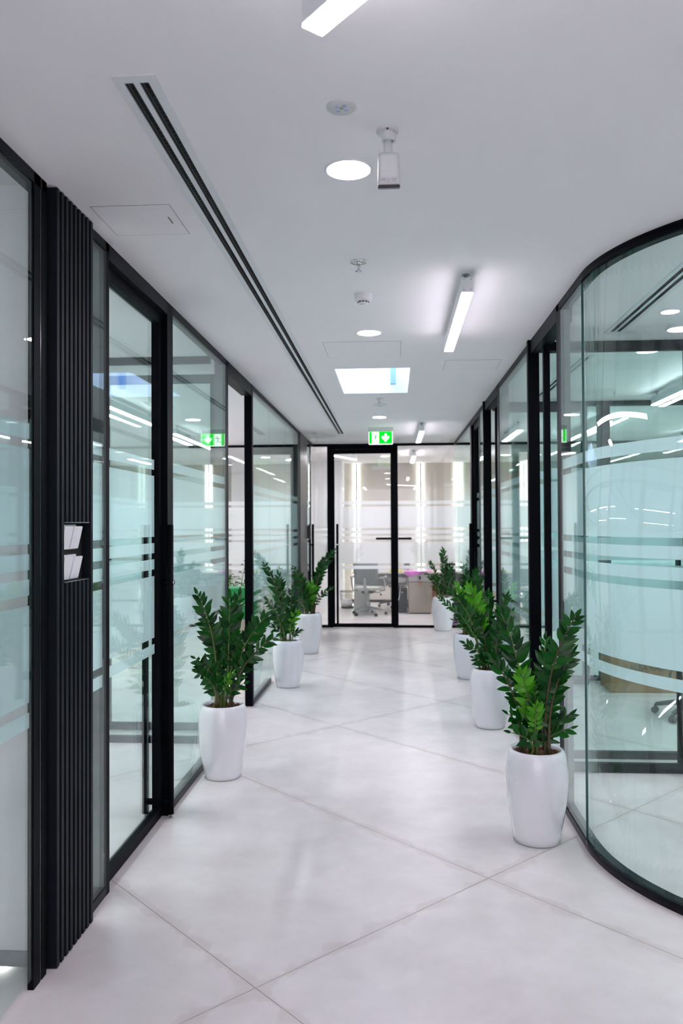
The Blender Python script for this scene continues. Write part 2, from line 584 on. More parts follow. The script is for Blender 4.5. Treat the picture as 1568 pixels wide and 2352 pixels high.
def side_wall(parent, x, s, glass, posts, y0, y1, rails):
    """x: corridor face, s: -1 office to the left, +1 to the right"""
    for a, b in rails:
        obj('head_rail', box_bm(min(x, x + s * .06), max(x, x + s * .06), a, b, TOP, CEIL), CHAR, parent)
    for a, b, foot in [(r[0], r[1], True) for r in glass]:
        obj('foot_rail', box_bm(min(x, x + s * .06), max(x, x + s * .06), a, b, 0, BOT, .002), BLACKSAT, parent)
    for g in glass:
        cuts = list(g)
        for a, b in zip(cuts, cuts[1:]):
            straight_pane(parent, (x + s * .005, a + .0015), (x + s * .005, b - .0015), (s, 0))
    for p in posts:
        a, b = p[0], p[1]
        d0, d1 = (p[2], p[3]) if len(p) > 3 else (0, .07)
        xa, xb = sorted((x + s * d0, x + s * d1))
        m = MB(); add_box(m, xa, xb, a, b, 0, CEIL)
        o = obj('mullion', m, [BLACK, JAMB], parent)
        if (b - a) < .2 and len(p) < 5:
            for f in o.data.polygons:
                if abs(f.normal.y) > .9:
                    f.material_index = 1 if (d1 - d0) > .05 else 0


XL, XR = -1.245, .935
wl = structure('wall_left', 'black framed glass partition with frosted bands along the left side', 'glass partition')
side_wall(wl, XL, -1,
          glass=[(-3.9, -2.2, -.6, 1.0, 2.69), (3.20, 3.385), (4.44, 5.90), (7.02, 8.05, 9.2, 10.45), (11.46, 11.9)],
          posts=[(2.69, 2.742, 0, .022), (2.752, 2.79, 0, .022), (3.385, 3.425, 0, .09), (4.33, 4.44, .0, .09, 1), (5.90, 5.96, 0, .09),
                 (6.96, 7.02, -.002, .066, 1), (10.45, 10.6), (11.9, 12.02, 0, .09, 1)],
          y0=-4, y1=12.3, rails=[(-4, 2.79), (3.19, 3.42), (4.44, 5.96), (7.02, 10.6), (11.4, 12.3)])
obj('metal_trim', box_bm(XL - .02, XL - .002, 2.744, 2.750, 0, CEIL), CHROME, wl)
obj('header_beam', box_bm(XL - .09, XL, 5.95, 6.96, CEIL - .10, CEIL), CHAR, wl)
obj('header_beam', box_bm(XL - .09, XL, 3.42, 4.33, CEIL - .07, CEIL), CHAR, wl)
obj('solid_panel', box_bm(XL - .08, XL + .005, 10.6, 11.46, 0, CEIL, .003), PIERM, wl)

wr = structure('wall_right', 'black framed glass partition with frosted bands along the right side', 'glass partition')
side_wall(wr, XR, 1,
          glass=[(4.02, 4.54), (5.5, 6.35, 7.12), (8.20, 8.70), (9.75, 11.0, 12.27)],
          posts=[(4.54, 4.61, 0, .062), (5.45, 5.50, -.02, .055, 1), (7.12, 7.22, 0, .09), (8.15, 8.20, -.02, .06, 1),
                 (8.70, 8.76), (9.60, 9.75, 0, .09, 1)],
          y0=4, y1=12.3, rails=[(4.02, 4.61), (5.5, 7.22), (8.2, 8.76), (9.6, 12.3)])
obj('header_beam', box_bm(XR, XR + .09, 4.61, 5.45, CEIL - .09, CEIL), CHAR, wr)
obj('header_beam', box_bm(XR, XR + .09, 7.22, 8.15, CEIL - .09, CEIL), CHAR, wr)
obj('header_beam', box_bm(XR, XR + .09, 8.76, 9.6, CEIL - .07, CEIL), CHAR, wr)

# curved glass corner
CR = 1.10; CX = XR + .005 + CR; CY = 4.02
wc = structure('wall_curved', 'floor to ceiling curved glass corner with frosted bands at the right', 'glass partition')


def arc_pts(r, a0, a1, n):
    return [(CX + r * math.cos(math.radians(a0 + (a1 - a0) * k / n)), CY + r * math.sin(math.radians(a0 + (a1 - a0) * k / n)))
            for k in range(n + 1)]


def arc_solid(r0, r1, a0, a1, z0, z1, n=36, smooth=True):
    bm = MB()
    A = arc_pts(r0, a0, a1, n); B = arc_pts(r1, a0, a1, n)
    rows = [[bm.verts.new((*p, z)) for p in L] for L, z in ((A, z0), (A, z1), (B, z1), (B, z0))]
    for k in range(n):
        for j in range(4):
            f = bm.faces.new((rows[j][k], rows[j][k + 1], rows[(j + 1) % 4][k + 1], rows[(j + 1) % 4][k]))
            f.smooth = smooth and j in (0, 2)
    bm.faces.new([rows[j][0] for j in range(4)]); bm.faces.new([rows[j][-1] for j in (3, 2, 1, 0)])
    for e in bm.edges:
        if len(e.link_faces) == 2 and e.link_faces[0].normal.dot(e.link_faces[1].normal) < .5:
            e.smooth = False
    bm.normal_update()
    for e in bm.edges:
        if len(e.link_faces) == 2 and abs(e.link_faces[0].normal.dot(e.link_faces[1].normal)) < .5:
            e.smooth = False
    return bm


obj('glass_joint', box_bm(XR + .004, XR + .016, CY - .0015, CY + .0015, BOT, TOP), principled('dark_green_glass_edge', (.02, .10, .09), .2), wc)
obj('curved_head_rail', arc_solid(CR + .005, CR - .055, 180, 270, TOP, CEIL), BLACK, wc)
obj('curved_foot_rail', arc_solid(CR + .005, CR - .055, 180, 270, 0, BOT), BLACKSAT, wc)
cg = obj('glass_pane', arc_solid(CR, CR - .010, 180.1, 269.9, BOT, TOP, 48), GLASS_S, wc)
for a, b in STRIPES:
    bm = MB()
    P = arc_pts(CR - .011, 180.1, 269.9, 48)
    lo = [bm.verts.new((*p, a)) for p in P]; hi = [bm.verts.new((*p, b)) for p in P]
    for k in range(48):
        f = bm.faces.new((lo[k], lo[k + 1], hi[k + 1], hi[k])); f.smooth = True
    obj('frosted_stripe', bm, FILM, cg, recalc=False)
obj('head_rail', box_bm(CX, X1, CY - CR - .005, CY - CR + .055, TOP, CEIL), CHAR, wc)
obj('foot_rail', box_bm(CX, X1, CY - CR - .005, CY - CR + .055, 0, BOT), BLACKSAT, wc)
for a, b in ((CX, 3.5), (3.5, 5.0), (5.0, X1)):
    straight_pane(wc, (a + .002, CY - CR), (b - .002, CY - CR), (0, 1))

# end partition
YE = 12.3
we = structure('wall_end', 'black framed glass partition closing the end of the corridor', 'glass partition')
obj('head_rail', box_bm(-3.2, 4.2, YE, YE + .06, CEIL - .035, CEIL), BLACK, we)
for a, b in ((-3.2, -1.02), (.07, 4.2)):
    obj('foot_rail', box_bm(a, b, YE, YE + .06, 0, .035), BLACK, we)
for a, b in ((-1.02, -.94), (-.01, .07)):
    obj('mullion', box_bm(a, b, YE - .01, YE + .07, 0, CEIL), BLACK, we)
obj('header_beam', box_bm(-.94, -.01, YE - .01, YE + .07, CEIL - .085, CEIL), BLACK, we)
for a, b in ((-3.2, -1.26), (-1.255, -1.02), (.07, 1.25), (1.25, 4.2)):
    straight_pane(we, (b - .001, YE + .02), (a + .001, YE + .02), (0, 1), .035, CEIL - .035, GLASS_E, FILM_E)

# cross partitions between the side offices (glass, black rails)
def cross_partition(name, label, y, xa, xb, cuts, posts=()):
    w = structure(name, label, 'glass partition')
    obj('head_rail', box_bm(xa, xb, y, y + .05, CEIL - .05, CEIL), BLACK, w)
    obj('foot_rail', box_bm(xa, xb, y, y + .05, 0, .045), BLACK, w)
    for a, b in zip(cuts, cuts[1:]):
        straight_pane(w, (a + .002, y + .02), (b - .002, y + .02), (0, 1), .045, CEIL - .05)
    for a, b in posts:
        obj('mullion', box_bm(a, b, y - .005, y + .06, 0, CEIL), BLACK, w)
    return w


cross_partition('wall_cross_left', 'glass cross partition between the first left offices', 5.76, X0, -1.34, (X0, -4.9, -3.2, -1.34))
cross_partition('wall_cross_right', 'glass cross partition behind the curved glass room', 5.52, 1.0, X1, (1.0, 2.2, 3.6, 5.0, X1))
cross_partition('wall_cross_far', 'second glass cross partition in the right offices', 8.24, 1.0, X1, (1.0, 2.2, 3.6, 5.0, X1),
                ((2.08, 2.2),))

# ------------------------------------------------------------------ doors
def door_leaf(name, label, origin, rotz, width, handle_side, top=CEIL - .07, stile=.055, ladder=True, film=True,
              both=True, gm=None, fm=None, hd=.07, handle_x=None, hz=(.02, 1.6), trail=.006):
    """leaf in its local XZ plane from x=0 to x=width, thickness centred on y=0"""
    d = structure(name, label, 'door')
    d.location = origin; d.rotation_euler = (0, 0, rotz)
    for a, b in ((0, stile), (width - stile, width)):
        obj('stile', box_bm(a, b, -.02, .02, trail, top), BLACK, d)
    obj('top_rail', box_bm(stile, width - stile, -.02, .02, top - .065, top), BLACK, d)
    obj('bottom_rail', box_bm(stile, width - stile, -.02, .02, trail, .06), BLACK, d)
    g = obj('glass_pane', box_bm(stile - .005, width - stile + .005, -.005, .005, .055, top - .06), gm or GLASS_S, d)
    for a, b in STRIPES:
        bm = MB()
        vs = [bm.verts.new(p) for p in ((stile, .0065, a), (width - stile, .0065, a), (width - stile, .0065, b), (stile, .0065, b))]
        bm.faces.new(vs)
        obj('frosted_stripe', bm, fm or FILM, g, recalc=False)
    if ladder:
        hx = handle_x if handle_x is not None else (width - .03 if handle_side > 0 else .03)
        for sy in ((-1, 1) if both else (-1,)):
            bm = MB()
            add_tube(bm, [(hx, sy * hd, hz[0]), (hx, sy * hd, hz[1])], .018, 14)
            h = obj('pull_handle', bm, BLACK, d)
            for z in (.085, 1.284):
                bm = MB(); add_tube(bm, [(hx, sy * .015, z), (hx, sy * (hd + .012), z)], .017, 12)
                obj('handle_standoff', bm, BLACK, h)
            bm = MB(); add_tube(bm, [(hx, sy * hd, 0.001), (hx, sy * hd, .025)], .008, 10)
            obj('floor_bolt', bm, STEEL, h)
            if sy == -1:
                bm = MB(); add_tube(bm, [(hx, -(hd + .016), 1.284), (hx, -(hd + .024), 1.284)], .012, 14)
                obj('lock_cylinder', bm, CHROME, h)
    return d


PI = math.pi
# first left door: leaf lies along +Y, local -y faces the corridor (+X)
door_leaf('door_1', 'closed glass door with tall black pull handle, nearest on the left', (-1.295, 3.425, 0), PI / 2, .90, 1, handle_x=.885)
# second left door, swung into the office
door_leaf('door_2', 'open glass door swung into the second left office', (-1.36, 6.12, 0), PI, .92, 1, ladder=True, both=False, trail=.008)
# end door
door_leaf('door_3', 'closed glass door at the end of the corridor', (-.94, YE + .03, 0), 0, .93, -1, gm=GLASS_E, fm=FILM_E,
          both=False, handle_x=.075, top=CEIL - .087, stile=.03, hd=.06)
bm = MB(); add_box(bm, -.27, -.012, YE - .05, YE - .03, 1.355, 1.387)
add_box(bm, -.25, -.23, YE - .03, YE + .02, 1.36, 1.38); add_box(bm, -.05, -.03, YE - .03, YE + .02, 1.36, 1.38)
bar = obj('push_bar', bm, BLACK, None)
bar.parent = bpy.data.objects['door_3']; bar.location = (.94, -(YE + .03), 0)
bm = MB(); add_box(bm, .072, .275, YE - .05, YE - .03, 1.355, 1.387)
add_box(bm, .09, .11, YE - .03, YE + .022, 1.36, 1.38); add_box(bm, .235, .255, YE - .03, YE + .022, 1.36, 1.38)
obj('grab_bar', bm, BLACK, we)
# right doors standing open
d4 = door_leaf('door_4', 'open glass door swung inward beside the curved glass room', (.975, 5.23, 0), 0, .93, 1, handle_x=.865, hz=(.02, 1.6), stile=.04)
door_leaf('door_5', 'second open glass door on the right, swung inward', (1.02, 8.04, 0), 0, .9, 1, trail=.008)
door_leaf('door_6', 'closed glass door with tall black handle, far on the right', (.985, 9.60, 0), -PI / 2, .84, -1, handle_x=.05)
door_leaf('door_7', 'narrow closed glass door at the far left end', (-1.295, 12.02, 0), PI / 2, .27, 1, stile=.05, handle_x=.06)
for nm, (px, py) in (('door_4', (.975, 5.23)), ('door_5', (1.02, 8.04))):
    dd = bpy.data.objects[nm]
    bm = MB()
    add_box(bm, .02, .26, -.06, -.02, CEIL - .135, CEIL - .095)
    add_box(bm, .0, .03, -.06, .2, CEIL - .092, CEIL - .075)
    obj('door_closer', bm, BLACK, dd)

# ------------------------------------------------------------------ slat panel with light switches
sp = thing('slat_panel', 'tall black panel of narrow vertical slats beside the left glass', 'wall panel', (XL, 2.985, 0))
obj('backing', box_bm(-.026, -.012, -.19, .205, 0, CEIL), DARKB, sp)
ys = [-.165 + k * .0405 for k in range(9)]
ZC0, ZC1 = 1.385, 1.612
for k, y in enumerate(ys):
    w = .022
    if 1 < k < 7:
        bm = MB()
        add_box(bm, -.012, .026, y, y + w, .004, ZC0); add_box(bm, -.012, .026, y, y + w, ZC1, CEIL - .004)
        obj('slat', bm, SLATM, sp)
    elif k == 7:
        bm = MB(); add_box(bm, -.012, .026, y, y + w, .004, ZC0); add_box(bm, -.012, .026, y, y + w, ZC1, CEIL - .004)
        obj('slat', bm, SLATM, sp)
    else:
        obj('slat', box_bm(-.012, .026, y, y + w, .004, CEIL - .004), SLATM, sp)
bm = MB()
yy0, yy1 = ys[2] - .006, ys[7] + .030
for a_, b_ in ((ZC0, ZC0 + .003), (ZC1 - .003, ZC1)):
    obj('recess_ledge', box_bm(-.012, .024, yy0, yy1, a_, b_), STEEL, sp)

names = ['white rocker switch, upper one nearer the glass wall corner', 'white rocker switch, upper one farther from the corner',
         'white rocker switch, lower one nearer the glass wall corner', 'white rocker switch, lower one farther from the corner']
names = ['upper left of four white rocker switches in the black slats', 'upper right of four white rocker switches in the black slats',
         'lower left of four white rocker switches in the black slats', 'lower right of four white rocker switches in the black slats']
i = 0
for z in (1.507, 1.391):
    for c in (0, 1):
        y = ys[2] - .014 + c * .089
        t = thing('light_switch', names[i], 'light switch', (XL - .012, 2.985 + y, z), 0, 'light switches in the slat panel')
        obj('face_plate', box_bm(0, .012, 0, .084, 0, .096, .002), WHITEP, t)
        r = obj('rocker', box_bm(0, .008, .004, .080, 0, .088, .0015), WHITEP, t, (.013, 0, .004), (0, math.radians(13), 0))
        i += 1

# ------------------------------------------------------------------ ceiling fittings
def downlight(x, y, label, group='corridor downlights', r=.075):
    t = thing('downlight', label, 'ceiling light', (x, y, CEIL), 0, group)
    bm = MB(); add_lathe(bm, [(r, .0), (r, -.004), (r + .003, -.005), (r + .008, -.004), (r + .010, 0)], 40)
    obj('trim_ring', bm, WHITEM, t)
    bm = MB(); add_lathe(bm, [(r, -.001), (r, -.004), (0, -.004)], 40)
    obj('diffuser', bm, DOWN, t)
    return t


downlight(-.149, 2.763, 'bright round ceiling downlight beside the security camera')
downlight(-.151, 5.148, 'round ceiling downlight between smoke detector and middle ceiling hatch')
downlight(-.155, 9.25, 'small far round downlight just in front of the exit sign')


def linear_light(x, y, rot, length, label, group='hanging linear ceiling lights', mat=None):
    """x, y: middle of the near end"""
    t = thing('linear_light', label, 'ceiling light', (x, y, CEIL), rot, group)
    w, zt, zb = .029, -.040, -.117
    bm = MB(); add_box(bm, -w, w, 0, length, zb + .004, zt); bevel_all(bm, .002)
    obj('housing', bm, WHITEM, t)
    obj('diffuser', box_bm(-w + .0005, w - .0005, .001, length - .001, zb - .002, zb + .0035, .0015), mat or LINEAR, t)
    for yy in (.09, length - .09):
        bm = MB(); add_tube(bm, [(0, yy, 0), (0, yy, zt)], .009, 10); add_lathe(bm, [(.0, 0), (.02, -.0), (.02, -.004), (0, -.004)], 14, (0, yy))
        obj('stem', bm, STEEL, t)
    for sx in (-.017, .017):
        for sz in (-.05, -.1):
            bm = MB(); add_tube(bm, [(sx, .001, sz), (sx, -.0008, sz)], .0022, 8)
            obj('screw', bm, BLACK_PL, t)
    return t


# near diagonal fitting: bottom corner at (-.198,1.773), other bottom corner (-.159,1.808)
linear_light(-.1785, 1.7905, -math.radians(138.5), 1.32, 'linear light box cut off by the top edge of the photo')
linear_light(.367, 3.90, 0, 1.32, 'long white linear light hanging on the right, nearest one in full')
linear_light(.352, 9.75, 0, 1.32, 'far small linear light hanging right of the exit sign')

# slot diffuser
DX0, DX1, DY0, DY1 = -.772, -.648, 2.132, 10.93


def slot_diffuser(label, x0, x1, y0, y1, rot=0):
    t = thing('slot_diffuser', label, 'air vent', ((x0 + x1) / 2, y0, CEIL), rot)
    hw = (x1 - x0) / 2; L = y1 - y0
    s0, s1 = -hw + .027, -.0085
    e = .035
    bm = MB()
    z = -.0045
    for a, b in ((-hw, s0), (-s0, hw)):
        add_box(bm, a, b, 0, L, z, 0)
    add_box(bm, s0, -s0, 0, e, z, 0); add_box(bm, s0, -s0, L - e, L, z, 0)
    obj('frame', bm, WHITEM, t)
    obj('centre_bar', box_bm(s1, -s1, e, L - e, z, 0), WHITEM, t)
    for a, b in ((s0, s1), (-s1, -s0)):
        bm = MB(); add_box(bm, a, b, e, L - e, -.0012, -.0004)
        obj('slot_lining', bm, DARKB, t)
        bm = MB(); add_box(bm, a + .010, a + .0112, e, L - e, -.004, -.0012)
        obj('slot_rail', bm, JAMB, t)
        bm = MB()
        k = 0; y = e + .006
        while y < L - e - .02:
            add_box(bm, a + .0125, b - .003, y, y + .008, -.003, -.0012); y += .0235
        o = obj('slot_vanes', bm, BLACKSAT, t); o['kind'] = 'stuff'
    return t


slot_diffuser('very long white slot air diffuser with two black slots in the corridor ceiling', DX0, DX1, DY0, DY1)
slot_diffuser('slot air diffuser in the ceiling behind the curved glass', 1.38, 1.50, 3.35, 5.28)
slot_diffuser('slot air diffuser in the ceiling of the second right office', 1.38, 1.50, 6.0, 7.9)

# emergency light
t = thing('emergency_light', 'flat round emergency light with four small lenses around a green lens', 'emergency light', (-.147, 2.344, CEIL))
bm = MB(); add_lathe(bm, [(.0445, 0), (.0445, -.003), (.043, -.0042), (0, -.0042)], 40); obj('disc', bm, CAMW, t)
LENS = principled('blue_tinted_lens', (.42, .47, .68), .2)
LENSG = principled('green_lens', (.15, .45, .25), .25)
for a in (35, 125, 215, 305):
    bm = MB(); add_lathe(bm, [(.0068, -.0042), (.0068, -.0055), (.003, -.0065), (0, -.0065)], 16, (.0165 * math.cos(math.radians(a)), .0165 * math.sin(math.radians(a))))
    obj('lens', bm, LENS, t)
bm = MB(); add_lathe(bm, [(.005, -.0042), (.005, -.0055), (0, -.0065)], 16); o = obj('lens', bm, LENSG, t); o['label'] = 'small green lens in the middle'

# security camera
t = thing('security_camera', 'white security camera with black front, hanging beside the round downlight', 'camera', (-.011, 2.50, CEIL))
bm = MB(); add_lathe(bm, [(.036, 0), (.036, -.004), (.033, -.007), (.017, -.008), (0, -.008)], 32); obj('mounting_plate', bm, CAMW, t)
bm = MB()
add_tube(bm, [(.012 * 0, -.031, -.0065), (0, -.031, -.0085)], .004, 10); obj('screw_hole', bm, DBROWN, t)
bm = MB(); add_lathe(bm, [(.021, -.006), (.022, -.028), (.018, -.034), (0, -.034)], 24); add_box(bm, .012, .026, -.010, .012, -.034, -.010)
obj('swivel_collar', bm, CAMW, t)
bm = MB(); add_tube(bm, [(0, 0, -.030), (0, -.003, -.060), (.0, -.008, -.085)], [.0145, .0145, .0140], 20); obj('stem', bm, CAMW, t)
body = bpy.data.objects.new('camera_body', None)
bm = MB(); add_box(bm, -.0325, .0325, -.030, .018, -.112, 0)
for v in bm.verts:
    k = -v.co.z / .110
    v.co.x *= 1 + .10 * k
bevel_all(bm, .012, 4)
for f in bm.faces:
    f.smooth = True
cb = obj('camera_body', bm, CAMW, t, (.003, -.004, -.078), (math.radians(17), 0, 0))
bm = MB(); add_box(bm, -.0352, .0352, -.0303, .018, -.1175, -.1065); bevel_all(bm, .0045, 3)
cb.scale = (1, 1, .88); cb.location.z = -.074
fc = obj('front_cover', bm, BLACK_PL, cb)
LBL = principled('pale_print_label', (.56, .58, .60), .5)
lb = obj('label_plate', box_bm(-.028, .026, -.0312, -.0302, -.103, -.082), LBL, cb)
bm = MB()
for (a, b, c, d) in ((-.027, -.023, -.1035, -.1028), (-.027, -.0235, -.107, -.1063), (-.008, .004, -.1065, -.1060), (.008, .024, -.1055, -.1045),
                     (-.010, .004, -.1135, -.1130), (.010, .024, -.1115, -.1108)):
    add_box(bm, a, b, -.0317, -.0310, c + .016, d + .016)
obj('small_print', bm, INK, cb)
text_mesh('CE', .008, INK, 'lettering', cb, (-.0165, -.0316, -.090), (PI / 2, 0, 0), .0003)

# sprinklers
def sprinkler(x, y, label):
    t = thing('sprinkler', label, 'sprinkler', (x, y, CEIL), 0, 'ceiling sprinklers')
    bm = MB(); add_lathe(bm, [(.040, 0), (.041, -.003), (.036, -.006), (.022, -.003), (0, -.003)], 32); obj('escutcheon', bm, CHROME, t)
    bm = MB(); add_lathe(bm, [(.010, -.003), (.010, -.010), (.006, -.014), (0, -.014)], 16)
    add_tube(bm, [(-.005, 0, -.012), (-.007, 0, -.026), (-.001, 0, -.042)], .0016, 6)
    add_tube(bm, [(.005, 0, -.012), (.007, 0, -.026), (.001, 0, -.042)], .0016, 6)
    obj('frame', bm, CHROME, t)
    bm = MB(); add_tube(bm, [(0, 0, -.014), (0, 0, -.036)], .0018, 8); obj('glass_bulb', bm, STEEL, t)
    bm = MB(); add_lathe(bm, [(0, -.041), (.008, -.041), (.015, -.0445), (.0155, -.047), (.006, -.0475), (0, -.0475)], 24); obj('deflector', bm, CHROME, t)


sprinkler(-.157, 3.746, 'chrome pendant ceiling sprinkler in front of the white smoke detector')
sprinkler(-.134, 7.85, 'far chrome ceiling sprinkler just beyond the skylight')

# smoke detectors
def detector(x, y, label, r=.048, flat=False):
    t = thing('smoke_detector', label, 'smoke detector', (x, y, CEIL), 0, 'ceiling smoke detectors')
    bm = MB(); add_lathe(bm, [(r, 0), (r, -.026), (r * .96, -.034), (r * .80, -.040), (r * .62, -.042)], 36); obj('base', bm, WHITEP, t)
    bm = MB(); add_lathe(bm, [(r * .62, -.040), (r * .60, -.052), (r * .40, -.058), (0, -.059)], 36); obj('sensor_cap', bm, WHITEP, t)
    bm = MB()
    for k in range(10):
        a = k * 36 + 18
        for z in (-.0445, -.0485):
            for j in range(3):
                a0 = math.radians(a - 12 + j * 8); a1 = math.radians(a - 12 + (j + 1) * 8)
                q = [(r * .6, a0), (r * .64, a0), (r * .64, a1), (r * .6, a1)]
                add_poly(bm, [(rr * math.cos(aa), rr * math.sin(aa)) for rr, aa in q], lambda u, v, d: (u, v, d), z, z + .0026)
    obj('vent_slots', bm, DARKB, t)


detector(-.155, 4.28, 'white round smoke detector with dark vents between sprinkler and downlight')
t = thing('smoke_detector', 'shallow grey round ceiling sensor beyond the skylight', 'smoke detector', (-.134, 8.25, CEIL))
bm = MB(); add_lathe(bm, [(.078, 0), (.078, -.010), (.060, -.018), (0, -.018)], 32); obj('base', bm, WHITEM, t)
bm = MB(); add_lathe(bm, [(.030, -.018), (.026, -.024), (0, -.025)], 24); obj('sensor_cap', bm, CAMW, t)

# access hatches
HATCHM = principled('hatch_plaster', (.87, .87, .88), .8, vary=.01)
GAPM = principled('hatch_gap_shadow_line', (.22, .22, .22), .9)


def hatch(x0, x1, y0, y1, label, latch=None):
    t = thing('access_hatch', label, 'ceiling hatch', ((x0 + x1) / 2, (y0 + y1) / 2, CEIL), 0, 'ceiling access hatches')
    hx, hy = (x1 - x0) / 2, (y1 - y0) / 2
    bm = MB(); g = .0022
    for a in ((-hx, -hx + g, -hy, hy), (hx - g, hx, -hy, hy), (-hx, hx, -hy, -hy + g), (-hx, hx, hy - g, hy)):
        add_box(bm, *a, -.0007, 0)
    obj('gap_shadow_strip', bm, GAPM, t)  # thin dark strips painted in place of the shaded gap round the panel
    obj('panel', box_bm(-hx + g, hx - g, -hy + g, hy - g, -.001, 0), HATCHM, t)
    if latch:
        obj('latch_slot', box_bm(latch[0], latch[0] + .006, latch[1] - .035, latch[1] + .035, -.0016, -.001), GAPM, t)


hatch(-1.172, -.858, 3.012, 3.326, 'square ceiling hatch with a small latch near the left glass wall', (.115, .0))
hatch(-.476, .060, 5.397, 5.905, 'square ceiling hatch between the middle downlight and skylight')
hatch(.405, .828, 6.08, 6.46, 'faint square ceiling hatch beyond the right linear light')

# exit sign
t = thing('exit_sign', 'green emergency exit sign with running person and down arrow under the ceiling', 'exit sign', (-.157, 10.25, CEIL))
obj('bracket', box_bm(-.162, .162, -.02, .02, -.055, 0, .002), CAMW, t)
ZT, ZB = -.055, -.210
gp = obj('sign_panel', box_bm(-.150, .150, -.004, .004, ZB, ZT), GREEN_E, t)
bm = MB()
add_box(bm, -.152, .152, -.0045, .0045, ZB - .010, ZB); add_box(bm, .145, .154, -.0055, .0055, ZB, ZT); add_box(bm, -.154, -.149, -.0055, .0055, ZB, ZT)
obj('light_edge', bm, WHITE_E, gp)
for s in (-1, 1):      # both faces, each reading correctly
    def AX(u, v, d, s=s):
        return (u, s * d, v)
    bm = MB()
    add_poly(bm, [(-.112, ZB + .004), (-.022, ZB + .004), (-.022, ZT - .006), (-.112, ZT - .006)], AX, .0045, .0055)
    obj('pictogram_field', bm, WHITE_E, gp)
    bm = MB()
    cz = (ZT + ZB) / 2
    add_poly(bm, [(.062, cz - .055), (.108, cz - .005), (.108, cz + .026), (.080, cz + .006), (.078, cz + .052), (.048, cz + .052),
                  (.046, cz + .006), (.016, cz + .026), (.016, cz - .005)], AX, .0045, .0055)
    obj('arrow', bm, WHITE_E, gp)
    bm = MB()
    def limb(a, b, w):
        a = Vector(a); b = Vector(b); n = (b - a).orthogonal().normalized() * w / 2
        add_poly(bm, [tuple(a + n), tuple(b + n), tuple(b - n), tuple(a - n)], AX, .006, .0068)
    hx, hz = -.056, cz + .045
    add_poly(bm, [(hx + .009 * math.cos(k * PI / 5), hz + .009 * math.sin(k * PI / 5)) for k in range(10)], AX, .006, .0068)
    limb((-.060, cz + .028), (-.072, cz - .010), .017)
    limb((-.060, cz + .028), (-.086, cz + .022), .007); limb((-.086, cz + .022), (-.092, cz + .004), .006)
    limb((-.058, cz + .028), (-.040, cz + .012), .007); limb((-.040, cz + .012), (-.026, cz + .012), .006)
    limb((-.072, cz - .010), (-.082, cz - .032), .009); limb((-.082, cz - .032), (-.108, cz - .034), .008)
    limb((-.070, cz - .010), (-.050, cz - .032), .009); limb((-.050, cz - .032), (-.052, cz - .062), .008)
    obj('running_figure', bm, emitter('exit_figure_green', (.0, .28, .09), .6), gp)

# black card reader box on the far left
t = thing('card_reader', 'small black box reader on the far left door frame', 'card reader', (XL + .004, 11.50, 1.39))
obj('casing', box_bm(0, .04, -.04, .05, 0, .19, .004), BLACK_PL, t)
obj('face', box_bm(.04, .042, -.025, .035, .03, .16), BLACKSAT, t)

# ------------------------------------------------------------------ lamps of the side and far offices
def office_linear(x, y, L, label, rot=0.):
    linear_light(x, y, rot, L, label, 'linear lights in the side offices', LINEAR_O)


specs = [(-4.4, .2, 1.2), (-2.9, 3.3, 2.0), (-4.8, 3.3, 2.0), (-2.7, 6.7, 2.2), (-4.3, 6.7, 2.2), (-2.7, 9.7, 2.0), (-4.6, 9.7, 2.0),
         (2.6, 3.2, 1.6), (4.4, 3.3, 1.6), (2.5, 6.0, 1.8), (4.2, 6.0, 1.8), (2.4, 9.0, 2.4), (4.0, 9.0, 2.4)]
near = ['nearest', 'first', 'second', 'third', 'fourth']
for k, (x, y, L) in enumerate(specs):
    side = 'left' if x < 0 else 'right'
    row = 'nearer the corridor' if abs(x) < 3.5 else 'farther from the corridor'
    rooms = {.2: 'the nearest left office', 3.3: 'the office behind the closed left door' if x < 0 else 'the curved glass room',
             3.2: 'the curved glass room', 6.7: 'the office behind the green box', 9.7: 'the farthest left office',
             6.0: 'the second right office', 9.0: 'the farthest right office'}
    office_linear(x, y, L, 'linear ceiling light in %s, %s' % (rooms[y], row))
linear_light(-1.0, 13.0, math.radians(-20), 1.0, 'slanted linear light behind the left strip of the end glass', 'linear lights in the side offices', LINEAR_O)
office_linear(.35, 13.4, 1.2, 'linear light in the far office right of the end door')
office_linear(1.9, 13.3, 1.2, 'added linear light brightening the far office above the right desk end')  # extra lamp, put in to whiten the film on the end glass
linear_light(.7, -1.6, 0, 1.6, 'added unseen linear light behind the viewpoint on the right')  # unseen fill lamp, added to brighten the corridor ceiling
linear_light(-.9, -1.6, 0, 1.6, 'added unseen linear light behind the viewpoint on the left')  # second fill lamp out of view, also added for ceiling brightness
downlight(1.63, 4.78, 'small round downlight behind the curved glass', 'office downlights', .05)
downlight(1.84, 5.22, 'round downlight behind the curved glass near its cross partition', 'office downlights')
downlight(-.15, 13.2, 'round downlight in the far office above the end door', 'office downlights')
downlight(-.15, 14.6, 'second round downlight deeper in the far office', 'office downlights')
downlight(-3.4, 8.3, 'round downlight in the office behind the green box', 'office downlights')

# vertical light strips on the far wall
def led_pair(x, label):
    t = thing('light_strip', label, 'wall light', (x, Y1, 0), 0, 'vertical light strips on the far wall')
    for a, b in ((-.066, -.012), (.018, .066)):
        obj('light_tube', box_bm(a, b, -.035, -.003, .06, CEIL - .01, .003), LED, t)
    obj('channel', box_bm(-.010, .014, -.03, -.001, .06, CEIL - .01), BLACK, t)


